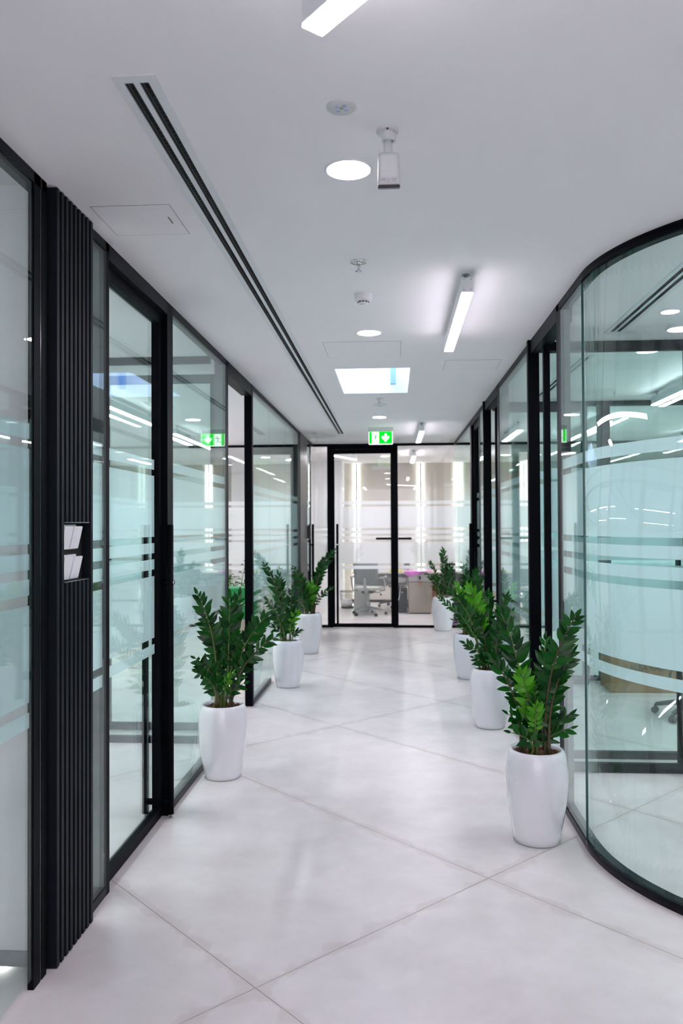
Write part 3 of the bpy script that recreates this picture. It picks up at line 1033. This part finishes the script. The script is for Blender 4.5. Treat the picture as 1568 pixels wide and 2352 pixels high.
led_pair(-.752, 'vertical pair of white light strips, leftmost in the far office')
led_pair(.556, 'vertical pair of white light strips, middle of three in the far office')
led_pair(1.305, 'vertical pair of white light strips, rightmost in the far office')
t = thing('floor_light_strip', 'short horizontal light strip at the foot of the far wall', 'wall light', (-.98, 15.55, 0))
obj('light_tube', box_bm(0, .24, -.02, .02, .01, .045, .003), LED, t)

# ------------------------------------------------------------------ office chairs
def office_chair(name, label, loc, rot, fab, seatm, frame, arms=True):
    t = thing(name, label, 'chair', loc, rot, None)
    for k in range(5):
        a = 2 * PI * k / 5 + .35
        c, s = math.cos(a), math.sin(a)
        bm = MB(); add_tube(bm, [(c * .03, s * .03, .125), (c * .16, s * .16, .105), (c * .29, s * .29, .075), (c * .30, s * .30, .055)],
                            [.028, .022, .017, .012], 8)
        lg = obj('leg', bm, frame, t)
        bm = MB()
        for o_ in (-.014, .014):
            p = Vector((c * .30, s * .30, .028)); w = Vector((-s, c, 0))
            add_tube(bm, [p + w * (o_ - .009), p + w * (o_ + .009)], .027, 12)
        obj('caster', bm, BLACK_PL, lg)
    bm = MB(); add_tube(bm, [(0, 0, .09), (0, 0, .24)], .030, 14); add_tube(bm, [(0, 0, .24), (0, 0, .40)], .018, 14)
    obj('gas_column', bm, frame, t)
    bm = MB(); add_box(bm, -.10, .10, -.12, .12, .385, .43); bevel_all(bm, .012)
    mech = obj('tilt_mechanism', bm, BLACK_PL, t)
    bm = MB(); add_tube(bm, [(.08, 0, .40), (.20, 0, .395), (.22, 0, .37)], .006, 8); add_tube(bm, [(.22, 0, .375), (.22, 0, .34)], .012, 8)
    obj('height_lever', bm, BLACK_PL, mech)
    bm = MB(); add_box(bm, -.235, .235, -.22, .23, .43, .49)
    bmesh.ops.subdivide_edges(bm, edges=list(bm.edges), cuts=3, use_grid_fill=True)
    for v in bm.verts:
        d = (v.co.x / .235) ** 4 + (v.co.y / .23) ** 4
        v.co.x *= 1 - .06 * d; v.co.y *= 1 - .06 * d
        v.co.z += .012 * (1 - abs(v.co.y / .23)) if v.co.z > .45 else .02 * d
    for f in bm.faces: f.smooth = True
    obj('seat', bm, seatm, t)
    # backrest: curved mesh shell with ribs
    nx, nz = 12, 9
    bm = MB()
    def bp(i, j, off=0.):
        u = -1 + 2 * i / nx; v = j / nz
        w = .215 - .03 * (1 - v) ** 2
        return Vector((u * w, -.235 - .05 * v + .055 * u * u + off, .55 + .40 * v - .035 * u * u * (v > .8) + .0))
    fr = [[bm.verts.new(bp(i, j)) for i in range(nx + 1)] for j in range(nz + 1)]
    bk = [[bm.verts.new(bp(i, j, -.012)) for i in range(nx + 1)] for j in range(nz + 1)]
    for j in range(nz):
        for i in range(nx):
            f = bm.faces.new((fr[j][i], fr[j][i + 1], fr[j + 1][i + 1], fr[j + 1][i])); f.smooth = True
            f = bm.faces.new((bk[j][i + 1], bk[j][i], bk[j + 1][i], bk[j + 1][i + 1])); f.smooth = True
    for j in range(nz):
        for i in (0, nx):
            bm.faces.new((fr[j][i], bk[j][i], bk[j + 1][i], fr[j + 1][i]))
    for i in range(nx):
        for j in (0, nz):
            bm.faces.new((fr[j][i], bk[j][i], bk[j][i + 1], fr[j][i + 1]))
    b_ = obj('backrest', bm, fab, t)
    bm = MB()
    for i in range(1, nx):
        add_tube(bm, [bp(i, j, -.016) for j in range(nz + 1)], .004, 5)
    o = obj('backrest_ribs', bm, frame, b_)
    bm = MB()
    add_tube(bm, [bp(0, j) for j in range(nz + 1)] + [bp(i, nz) for i in range(1, nx + 1)] + [bp(nx, j) for j in range(nz - 1, -1, -1)], .012, 8)
    obj('back_frame', bm, frame, t)
    bm = MB(); add_tube(bm, [(0, -.08, .40), (0, -.20, .42), (0, -.275, .50), (0, -.275, .66)], [.03, .03, .028, .02], 10)
    obj('back_support', bm, frame, t)
    if arms:
        for s in (-1, 1):
            bm = MB()
            add_tube(bm, [(s * .20, 0, .425), (s * .285, .0, .44), (s * .30, -.03, .56), (s * .285, -.10, .66), (s * .24, -.22, .67)], .014, 8)
            add_tube(bm, [(s * .29, -.11, .668), (s * .29, .12, .672)], .019, 8)
            obj('armrest', bm, frame, t)
    return t


office_chair('office_chair', 'grey mesh back office chair with pale seat behind the end door', (-.44, 14.02, 0), math.radians(-12), GREY_FAB, PALE_FAB, GREY_PL)
office_chair('office_chair', 'black office chair partly hidden behind the end door frame', (.02, 15.35, 0), math.radians(95), BLACK_FAB, BLACK_FAB, BLACK_PL)
office_chair('office_chair', 'black office chair on castors seen under the curved glass film', (2.44, 6.72, 0), math.radians(200), BLACK_FAB, BLACK_FAB, BLACK_PL)
office_chair('office_chair', 'dark office chair at the desk behind the last right plant', (.98, 13.55, 0), math.radians(150), BLACK_FAB, BLACK_FAB, BLACK_PL)

# ------------------------------------------------------------------ far office furniture
t = thing('desk', 'long cream topped office desk beyond the end glass', 'desk', (.55, 14.45, 0))
obj('desktop', box_bm(-1.28, 1.5, -.32, .38, .715, .745, .003), DESKW, t)
for x in (-1.26, 1.44):
    for y in (-.28, .33):
        obj('leg', box_bm(x, x + .04, y, y + .04, 0, .715), GREY_LAM, t)
obj('modesty_panel', box_bm(-1.2, 1.44, .30, .32, .45, .715), GREY_LAM, t)
obj('grey_support_column', box_bm(-1.22, -1.0, .0, .28, .0, .715), GREY_LAM, t)
t = thing('pedestal', 'beige drawer cabinet with grey top drawer under the far desk', 'cabinet', (.46, 14.22, 0))
obj('body', box_bm(-.20, .20, -.04, .46, .02, .70, .002), BEIGE, t)
d_ = obj('drawer', box_bm(-.205, .205, -.062, -.042, .58, .705, .002), GREY_LAM, t)
obj('lock', box_bm(-.018, .018, -.069, -.062, .61, .67, .002), BLACK_PL, d_)
d_ = obj('door', box_bm(-.20, .20, -.060, -.042, .03, .57, .002), BEIGE, t)
bm = MB(); add_poly(bm, [(-.025, 0), (.025, 0), (0, -.05)], lambda u, v, d: (u, d, v), -.066, -.061)
obj('orange_tag', bm, ORANGE, d_, (0, 0, .57))
obj('plinth', box_bm(-.18, .18, -.02, .44, 0, .02), BLACK_PL, t)
t = thing('computer_tower', 'black computer tower standing under the far desk', 'computer', (.15, 14.30, 0))
obj('case', box_bm(-.09, .09, 0, .42, .0, .43, .004), BLACK_PL, t)
obj('front_panel', box_bm(-.085, .085, -.012, 0, .01, .42, .003), BLACKSAT, t)
obj('power_button', box_bm(-.012, .012, -.016, -.012, .36, .384), STEEL, t)
t = thing('paper_roll', 'thick white paper roll on a shelf under the far desk', 'paper roll', (.05, 14.32, .52))
bm = MB(); add_tube(bm, [(-.16, 0, .065), (.17, 0, .065)], .063, 20); obj('roll', bm, PAPER, t)
bm = MB(); add_tube(bm, [(-.168, 0, .065), (.178, 0, .065)], .020, 14); obj('core', bm, CARD, t)
t = thing('under_shelf', 'narrow beige shelf hung under the far desk holding the paper roll', 'shelf', (.05, 14.32, .50))
obj('board', box_bm(-.20, .20, -.12, .14, 0, .018), BEIGE, t)
for x in (-.195, .185):
    obj('bracket', box_bm(x, x + .01, -.1, .12, .018, .215), GREY_LAM, t)
bm = MB()
random.seed(8)
add_tube(bm, [(.12, 14.25, .50), (.10, 14.2, .30), (.03, 14.12, .1), (.10, 14.05, .012), (.22, 14.02, .01)], .005, 6)
tag(obj('power_cable', bm, WHITEP), 'white cable dropping from the desk shelf to the floor', 'cable')
bm = MB()
add_tube(bm, [(-.06, 14.25, .50), (-.05, 14.2, .25), (.05, 14.15, .02), (.15, 14.10, .012), (.26, 14.07, .01)], .005, 6)
tag(obj('power_cable', bm, GREY_PL), 'grey cable looping beside the black computer tower', 'cable')
# things on the desk
bm = MB()
add_poly(bm, [(.18, .002), (.66, .002), (.74, .35), (.2, .42)], lambda u, v, d: (u, 14.15 + v, .746 + d), 0, .006)
add_poly(bm, [(.17, 0), (.62, .0), (.48, -.035), (.29, -.085), (.24, -.07)], lambda u, v, d: (u, 14.118 - d, .752 + v), 0, .006)
tag(obj('plastic_sheet', bm, MAGENTA), 'shiny magenta plastic sheet draped over the far desk edge', 'plastic sheet')
t = thing('folder', 'yellow folder lying left of the magenta sheet', 'folder', (.05, 14.2, .745))
obj('cover', box_bm(-.13, .11, -.02, .25, 0, .022, .002), YELLOW, t); obj('pages', box_bm(-.12, .105, -.015, .24, .004, .018), PAPER, t)
t = thing('paper_stack', 'white stack of papers on the far desk behind the chair', 'papers', (-.22, 14.35, .745))
for k in range(3):
    obj('sheet_bundle', box_bm(-.11, .11, -.15, .15, k * .03, k * .03 + .028, .002), PAPER, t, (0, 0, 0), (0, 0, .1 * k))
t = thing('binder', 'dark binder lying on the far desk near the end door frame', 'binder', (-.52, 14.4, .745))
obj('cover', box_bm(-.15, .15, -.12, .14, 0, .06, .003), BLACK_PL, t); obj('label', box_bm(-.04, .04, -.1225, -.120, .01, .05), PAPER, t)
t = thing('paper_stack', 'low pile of white papers at the right end of the far desk', 'papers', (1.05, 14.4, .745))
for k in range(2):
    obj('sheet_bundle', box_bm(-.13, .13, -.15, .15, k * .025, k * .025 + .022, .002), PAPER, t, (0, 0, 0), (0, 0, -.2 * k))
# wire bin
t = thing('waste_bin', 'round black wire waste bin left of the grey mesh chair', 'bin', (-.88, 15.15, 0))
bm = MB()
for k in range(28):
    a = 2 * PI * k / 28
    add_tube(bm, [(.115 * math.cos(a), .115 * math.sin(a), .01), (.145 * math.cos(a), .145 * math.sin(a), .32)], .0022, 4)
for z, r in ((.08, .121), (.16, .129), (.24, .137)):
    add_tube(bm, [(r * math.cos(2 * PI * k / 28), r * math.sin(2 * PI * k / 28), z) for k in range(29)], .0018, 4, False)
o = obj('wire_mesh', bm, WIRE, t)
bm = MB(); add_tube(bm, [(.146 * math.cos(2 * PI * k / 28), .146 * math.sin(2 * PI * k / 28), .32) for k in range(29)], .006, 6, False); obj('rim', bm, WIRE, t)
bm = MB(); add_lathe(bm, [(0, 0), (.118, 0), (.118, .03), (0, .03)], 28); obj('base', bm, WIRE, t)
bm = MB(); add_lathe(bm, [(0, .03), (.09, .03), (.10, .12), (.06, .17), (0, .18)], 12)
tag(obj('waste_paper', bm, PAPER, None, (-.88, 15.15, 0)), 'crumpled white paper inside the wire waste bin', 'waste paper')
# wooden cabinet and bag on the right
t = thing('cabinet', 'orange brown wooden cabinet behind the last right plant', 'cabinet', (.93, 15.05, 0))
obj('body', box_bm(-.22, .5, 0, .4, 0, .70, .003), WOODO, t); obj('door', box_bm(-.21, .13, -.018, -.001, .03, .68, .002), WOODO, t)
obj('door', box_bm(.14, .49, -.018, -.001, .03, .68, .002), WOODO, t)
t = thing('shopping_bag', 'purple bag standing behind the pot of the last right plant', 'bag', (1.0, 12.62, 0))
bm = MB(); add_box(bm, -.13, .13, -.06, .06, 0, .33)
for v in bm.verts:
    if v.co.z > .1: v.co.y *= .45; v.co.x *= .95
bevel_all(bm, .006); obj('bag_body', bm, PURPLE, t)
for s in (-1, 1):
    bm = MB(); add_tube(bm, [(-.05, s * .024, .32), (-.045, s * .026, .40), (.0, s * .027, .43), (.045, s * .026, .40), (.05, s * .024, .32)], .004, 6)
    obj('handle', bm, PURPLE, t)

# ------------------------------------------------------------------ left office: green box on a cabinet, palm
t = thing('low_cabinet', 'beige low cabinet under the green box behind the left opening', 'cabinet', (-1.66, 8.66, 0))
obj('body', box_bm(-.10, .16, 0, .42, .02, .555, .003), BEIGE, t)
obj('dark_side_bay', box_bm(-.26, -.102, .01, .42, .02, .555, .003), DBROWN, t)
obj('plinth', box_bm(-.25, .15, .02, .40, 0, .02), BLACK_PL, t)
obj('door', box_bm(-.095, .155, -.016, -.001, .03, .545, .002), BEIGE, t)
t = thing('green_box', 'green box with small lettering standing on the beige cabinet', 'box', (-1.66, 8.68, .555))
obj('body', box_bm(-.20, .16, 0, .30, 0, .315, .003), GREENP, t)
obj('lid', box_bm(-.205, .165, -.005, .305, .315, .345, .003), GREENP, t)
text_mesh('ECOC', .042, PAPER, 'lettering', t, (-.015, -.002, .165), (PI / 2, 0, 0), .0008, 1.1)


def palm(loc):
    t = thing('potted_palm', 'small potted palm with arching fronds behind the green box', 'plant', loc)
    bm = MB(); add_lathe(bm, [(0, 0), (.08, 0), (.115, .60), (.120, .62), (.105, .62), (.10, .57), (0, .57)], 24); obj('pot', bm, DBROWN, t)
    random.seed(5)
    for k in range(9):
        a = 2 * PI * k / 9 + random.uniform(-.2, .2)
        L = random.uniform(.34, .44); h = random.uniform(.42, .62)
        c, s = math.cos(a), math.sin(a)
        P = [Vector((c * L * u, s * L * u, .57 + h * math.sin(min(1, u * 1.25) * PI * .62) - .06 * u * u)) for u in [j / 9 for j in range(10)]]
        bm = MB(); add_tube(bm, P, [.006 - .0005 * j for j in range(10)], 5)
        fr = obj('frond', bm, STEM_G, t)
        bm = MB()
        for j in range(2, 10):
            T = (P[j] - P[j - 1]).normalized(); S = T.cross(Vector((0, 0, 1))).normalized()
            for sd in (-1, 1):
                tip = P[j] + S * sd * .10 + T * .08 - Vector((0, 0, .075))
                mid = P[j] + S * sd * .055 + T * .04 - Vector((0, 0, .015))
                w = T * .009
                v = [bm.verts.new(p) for p in (P[j], mid + w, tip, mid - w)]
                bm.faces.new(v)
        o = obj('leaflets', bm, LEAF, fr, recalc=False); o['kind'] = 'stuff'
    return t


palm((-1.86, 9.42, 0))

# right office: lettered cardboard box
t = thing('cardboard_box', 'large brown box with dark lettering behind the curved glass', 'box', (2.03, 7.66, 0))
obj('body', box_bm(0, .66, 0, .38, 0, .50, .003), CARD, t)
obj('flap', box_bm(.0, .66, -.006, .19, .50, .506), CARD, t)
obj('flap', box_bm(.0, .66, .195, .39, .50, .506), CARD, t)
text_mesh('ALBA RAD', .082, INK, 'lettering', t, (.335, -.0015, .235), (PI / 2, 0, 0), .0006, .86)

# ------------------------------------------------------------------ potted zamioculcas
def make_leaf_mesh(name, mat, w=.19, curl=.10, fold=.22):
    bm = MB()
    n = 5
    rows = []
    for i in range(n + 1):
        t = i / n
        hw = w * math.sin(PI * min(1, t * .93 + .07) ** .85) ** .8 if t < 1 else 0.
        if i == 0: hw = .02
        z = -curl * t * t
        if i == n:
            rows.append([bm.verts.new((0, 1, z))])
        else:
            rows.append([bm.verts.new((-hw, t, z + hw * fold)), bm.verts.new((0, t, z)), bm.verts.new((hw, t, z + hw * fold))])
    for a, b in zip(rows, rows[1:]):
        if len(b) == 1:
            fs = [(a[0], a[1], b[0]), (a[1], a[2], b[0])]
        else:
            fs = [(a[0], a[1], b[1], b[0]), (a[1], a[2], b[2], b[1])]
        for f in fs:
            bm.faces.new(f).smooth = True
    bmesh.ops.recalc_face_normals(bm, faces=list(bm.faces))
    me = bpy.data.meshes.new(name); bm.to_mesh(me); bm.free(); me.materials.append(mat)
    return me


LEAVES = [make_leaf_mesh('leaf', LEAF, w, c, f) for w, c, f in ((.185, .12, .25), (.22, .20, .3), (.16, .06, .2), (.20, -.06, .3))]
LEAVES_N = [make_leaf_mesh('leaf', LEAFN, w, c, f) for w, c, f in ((.20, .12, .35), (.22, .2, .4))]


def pot_mesh(sc=1.):
    prof = [(0, 0), (.108, 0), (.114, .006), (.120, .03), (.134, .11), (.148, .20), (.156, .29), (.1575, .35), (.153, .40), (.146, .435),
            (.138, .452), (.130, .460), (.122, .460), (.116, .452), (.114, .43), (.114, .415), (0, .415)]
    bm = MB(); add_lathe(bm, [(r * sc, z * sc) for r, z in prof], 56)
    bmesh.ops.recalc_face_normals(bm, faces=list(bm.faces))
    me = bpy.data.meshes.new('pot'); bm.to_mesh(me); bm.free(); me.materials.append(CERAMIC)
    return me


POT = pot_mesh()


def zz_plant(x, y, label, stems, seed, yscale=1., leaf=.078, nleaf=9, sc=1.):
    """stems: (tip_px, tip_py, depth_offset, bow, fresh, first, leafscale) tip measured on the photo at the pot's own depth"""
    rnd = random.Random(seed)
    t = thing('potted_plant', label, 'plant', (x, y, 0), 0, 'white potted plants along the corridor')
    p = bpy.data.objects.new('pot', POT); COL.objects.link(p); p.parent = t
    if sc != 1: p.scale = (sc, sc, sc)
    foot = MB(); add_lathe(foot, [(.1085 * sc, .0), (.1145 * sc, .0), (.1165 * sc, .005), (.110 * sc, .006)], 40)
    obj('foot_ring', foot, GREY_PL, t)
    # soil surface, rough
    bm = MB()
    add_lathe(bm, [(0, .448 * sc), (.03 * sc, .449 * sc), (.06 * sc, .447 * sc), (.09 * sc, .444 * sc), (.1138 * sc, .440 * sc), (.1138 * sc, .42 * sc)], 40)
    for v in bm.verts:
        if v.co.z > .43 * sc: v.co.z += rnd.uniform(-.007, .002)
    for k in range(60):
        a = rnd.uniform(0, 2 * PI); r = .108 * sc * math.sqrt(rnd.random()); q = Vector((r * math.cos(a), r * math.sin(a), .445 * sc))
        e = Matrix.Rotation(rnd.uniform(0, 6), 3, 'Z') @ Matrix.Rotation(rnd.uniform(-.6, .6), 3, 'X')
        l, w_, h_ = rnd.uniform(.005, .011), rnd.uniform(.003, .006), rnd.uniform(.002, .004)
        vs = add_box(bm, -l, l, -w_, w_, -h_, h_)
        for v in vs: v.co = e @ v.co + q
    o = obj('soil', bm, SOIL, t); o['kind'] = 'stuff'
    for (px, py, dy, bow, fresh, first, ls) in stems:
        tip = at(px, py, y + dy)
        yy = y + dy
        while (tip.x < -1.17 or tip.x > .87) and yy > y - .6:
            yy -= .01; tip = at(px, py, yy)
        tip = tip - Vector((x, y, 0))
        a = rnd.uniform(0, 2 * PI)
        base = Vector((max(-.07, min(.07, tip.x * .38)) + rnd.uniform(-.02, .02), max(-.06, min(.06, tip.y * .35)) + rnd.uniform(-.03, .03), .438 * sc))
        H_ = tip.z - base.z
        c1 = base + Vector((tip.x - base.x, tip.y - base.y, 0)) * (.15 + bow * .25) + Vector((0, 0, H_ * (.55 + .12 * abs(bow))))
        c1 += Vector((-bow * .10 * (1 if tip.x > base.x else -1), 0, 0))
        n = 12
        P = []
        for k in range(n + 1):
            u = k / n
            P.append(base * (1 - u) ** 2 + c1 * 2 * u * (1 - u) + tip * u * u)
        L = sum((b - a_).length for a_, b in zip(P, P[1:]))
        r0 = .0085 if L > .28 else .006
        bm = MB()
        add_tube(bm, P, [r0 * (1 - .72 * k / n) for k in range(n + 1)], 8)
        st = obj('stem', bm, STEM_G if (fresh or rnd.random() < .6) else STEM_B, t)
        nl = max(4, int(round(nleaf * L / .42)))
        toward = (Vector((0, 0, EYE)) - (Vector((x, y, 0)) + P[n // 2])).normalized()
        roll = rnd.uniform(-.7, .7)
        pool = LEAVES_N if fresh else LEAVES
        for k in range(nl + 1):
            u = first + (1 - first) * (k / nl)
            f = min(n - 1e-4, u * n); i = int(f); q = P[i].lerp(P[i + 1], f - i)
            T = (P[min(n, i + 1)] - P[i]).normalized()
            S = T.cross(toward)
            S = S.normalized() if S.length > .05 else T.orthogonal().normalized()
            S = Matrix.Rotation(roll + rnd.uniform(-.25, .25), 3, T) @ S
            Nn = S.cross(T).normalized()
            size = leaf * ls * .86 * (.55 + .75 * math.sin(PI * min(1, .18 + .72 * k / nl))) * rnd.uniform(.85, 1.12)
            sides = (0,) if k == nl else (-1, 1)
            for sd in sides:
                if sd and rnd.random() < .04: continue
                ang = math.radians(rnd.uniform(18, 44) + 26 * k / nl)
                D = (S * sd * math.cos(ang) + T * math.sin(ang) + Nn * rnd.uniform(-.15, .4)) if sd else (T + Nn * .1)
                D.normalize()
                wx = x + q.x + D.x * size
                if wx < -1.235 or wx > .92:
                    D.x *= -.3; D.y -= .3; D.normalize()
                base_n = (Nn + S * sd * -.35 + Vector((rnd.uniform(-.55, .55), rnd.uniform(-.55, .55), rnd.uniform(-.2, .5)))).normalized()
                Xv = D.cross(base_n).normalized(); Zv = Xv.cross(D).normalized()
                off = q + T * (.008 if sd > 0 else -.002)
                M = Matrix(((Xv.x, D.x, Zv.x, 0), (Xv.y, D.y, Zv.y, 0), (Xv.z, D.z, Zv.z, 0), (0, 0, 0, 1)))
                lo = bpy.data.objects.new('leaf', rnd.choice(pool)); COL.objects.link(lo)
                lo.parent = st
                lo.matrix_basis = Matrix.Translation(off) @ M @ Matrix.Diagonal((size * 1.0, size, size, 1))
    return t


# (tip px, tip py, depth, bow, fresh, first leaf at, leaf scale)
zz_plant(.714, 4.105, 'nearest right white pot plant standing against the curved glass corner', [
    (1150, 1408, -.02, .5, 0, .30, 1.15), (1128, 1512, -.05, .6, 0, .30, .9), (1322, 1416, .03, .7, 0, .30, 1.05),
    (1314, 1500, .02, .5, 0, .25, .95), (1196, 1543, -.09, .3, 1, .38, 1.05), (1281, 1528, -.07, -.2, 1, .30, .85),
    (1166, 1640, -.10, .6, 0, .25, 1.0), (1172, 1682, -.12, .9, 0, .3, .9), (1307, 1640, -.08, .7, 0, .3, 1.0), (1310, 1672, -.04, .9, 0, .3, .9),
    (1228, 1590, -.11, .1, 0, .3, .9), (1252, 1470, .06, .1, 0, .25, 1.0), (1290, 1470, .08, .4, 0, .25, 1.0), (1232, 1620, -.13, -.2, 1, .45, .75),
    (1205, 1615, .02, .3, 0, .2, .9), (1268, 1590, .0, .2, 0, .2, .9)], 11, nleaf=9)
zz_plant(-1.09, 5.03, 'nearest left white pot plant standing against the left glass', [
    (453, 1364, -.02, .6, 0, .30, 1.1), (463, 1398, -.08, .4, 0, .25, .75), (527, 1374, .0, -.2, 0, .22, 1.2), (548, 1368, .05, .2, 0, .3, 1.1),
    (608, 1418, -.02, .6, 0, .40, 1.25), (634, 1462, -.05, .9, 0, .30, .95), (448, 1512, -.06, .8, 0, .3, 1.1), (450, 1545, -.10, .9, 0, .3, 1.0),
    (490, 1545, -.12, .1, 0, .3, 1.1), (560, 1570, -.08, .8, 0, .3, .9), (576, 1500, .02, .6, 0, .25, 1.0), (505, 1430, .05, .1, 0, .25, 1.1),
    (535, 1545, -.1, .3, 1, .5, .6), (478, 1420, .06, .3, 0, .2, 1.0)], 21, nleaf=8)
zz_plant(-1.047, 7.84, 'second left white pot plant behind the black opening post', [
    (607, 1296, -.02, .7, 0, .3, 1.05), (640, 1322, .0, .2, 0, .25, 1.2), (609, 1377, -.05, .8, 0, .3, 1.0), (671, 1352, .0, .2, 0, .25, 1.0),
    (618, 1408, -.08, .8, 0, .3, 1.0), (690, 1450, -.08, .9, 0, .5, .9), (684, 1405, -.05, .3, 1, .35, .9), (668, 1398, -.05, .2, 0, .25, 1.1),
    (626, 1442, -.1, .8, 0, .35, 1.0), (652, 1370, .05, .1, 0, .2, 1.1), (648, 1420, -.1, .0, 0, .3, 1.1)], 31, nleaf=8)
zz_plant(-1.062, 9.87, 'third left white pot plant, farthest on the left side', [
    (673, 1303, -.02, .5, 0, .3, 1.1), (688, 1320, .0, .3, 0, .25, 1.2), (764, 1268, .0, .9, 0, .3, 1.15), (738, 1312, .0, .5, 0, .3, 1.1),
    (764, 1350, -.05, .9, 0, .3, .8), (716, 1345, -.05, .1, 1, .3, 1.5), (697, 1350, -.05, .3, 0, .25, 1.2), (722, 1350, .05, .2, 0, .2, 1.2),
    (672, 1375, -.05, .6, 0, .3, 1.1), (700, 1385, -.08, .1, 0, .3, 1.1), (744, 1285, .03, .6, 0, .3, 1.1)], 41, nleaf=8, sc=1.08)
zz_plant(.752, 6.36, 'second right white pot plant behind the nearest right one', [
    (1034, 1358, -.04, .9, 0, .35, 1.05), (1010, 1376, -.08, 1., 0, .4, .75), (1078, 1350, .0, .6, 1, .4, 1.2), (1122, 1363, .0, .0, 0, .25, 1.1),
    (1162, 1370, .0, .5, 0, .3, 1.1), (1176, 1402, -.05, .6, 0, .3, .9), (1068, 1478, -.08, .8, 0, .35, 1.0), (1158, 1500, -.05, .6, 0, .3, 1.0),
    (1140, 1440, .0, .1, 0, .25, 1.1), (1100, 1420, .0, .3, 0, .2, 1.1), (1088, 1510, -.1, .6, 0, .35, .9), (1120, 1500, -.1, .1, 0, .3, 1.1),
    (1150, 1540, -.1, .7, 0, .35, .9)], 51, nleaf=9)
zz_plant(.768, 8.34, 'third right white pot plant, half hidden behind the second', [
    (1093, 1306, .0, .2, 0, .25, 1.1), (1070, 1315, .0, .2, 0, .25, 1.1), (1106, 1322, .0, .3, 0, .25, 1.1), (1048, 1345, -.03, .6, 1, .3, 1.1),
    (1040, 1400, -.05, .9, 0, .35, .9), (1042, 1425, -.05, .9, 0, .35, .9), (1110, 1362, .0, .6, 0, .3, 1.0), (1075, 1350, .05, .0, 0, .2, 1.2),
    (1058, 1380, -.05, .4, 0, .25, 1.1), (1095, 1400, -.05, .3, 0, .3, 1.0)], 61, nleaf=8)
zz_plant(.733, 12.02, 'fourth right white pot plant, farthest, in front of the end glass', [
    (1016, 1262, .0, .5, 0, .3, 1.1), (986, 1290, .0, .6, 0, .3, .8), (974, 1316, .0, .9, 0, .35, .8), (1036, 1296, .0, .3, 0, .3, 1.1),
    (1046, 1318, .0, .6, 0, .3, 1.0), (1002, 1325, .0, .2, 0, .25, 1.1), (1040, 1345, .0, .7, 0, .3, 1.0), (1022, 1300, .05, .1, 0, .25, 1.2),
    (992, 1350, .0, .6, 0, .3, .9), (1012, 1345, -.05, .0, 0, .3, 1.1)], 71, nleaf=8, sc=1.08)
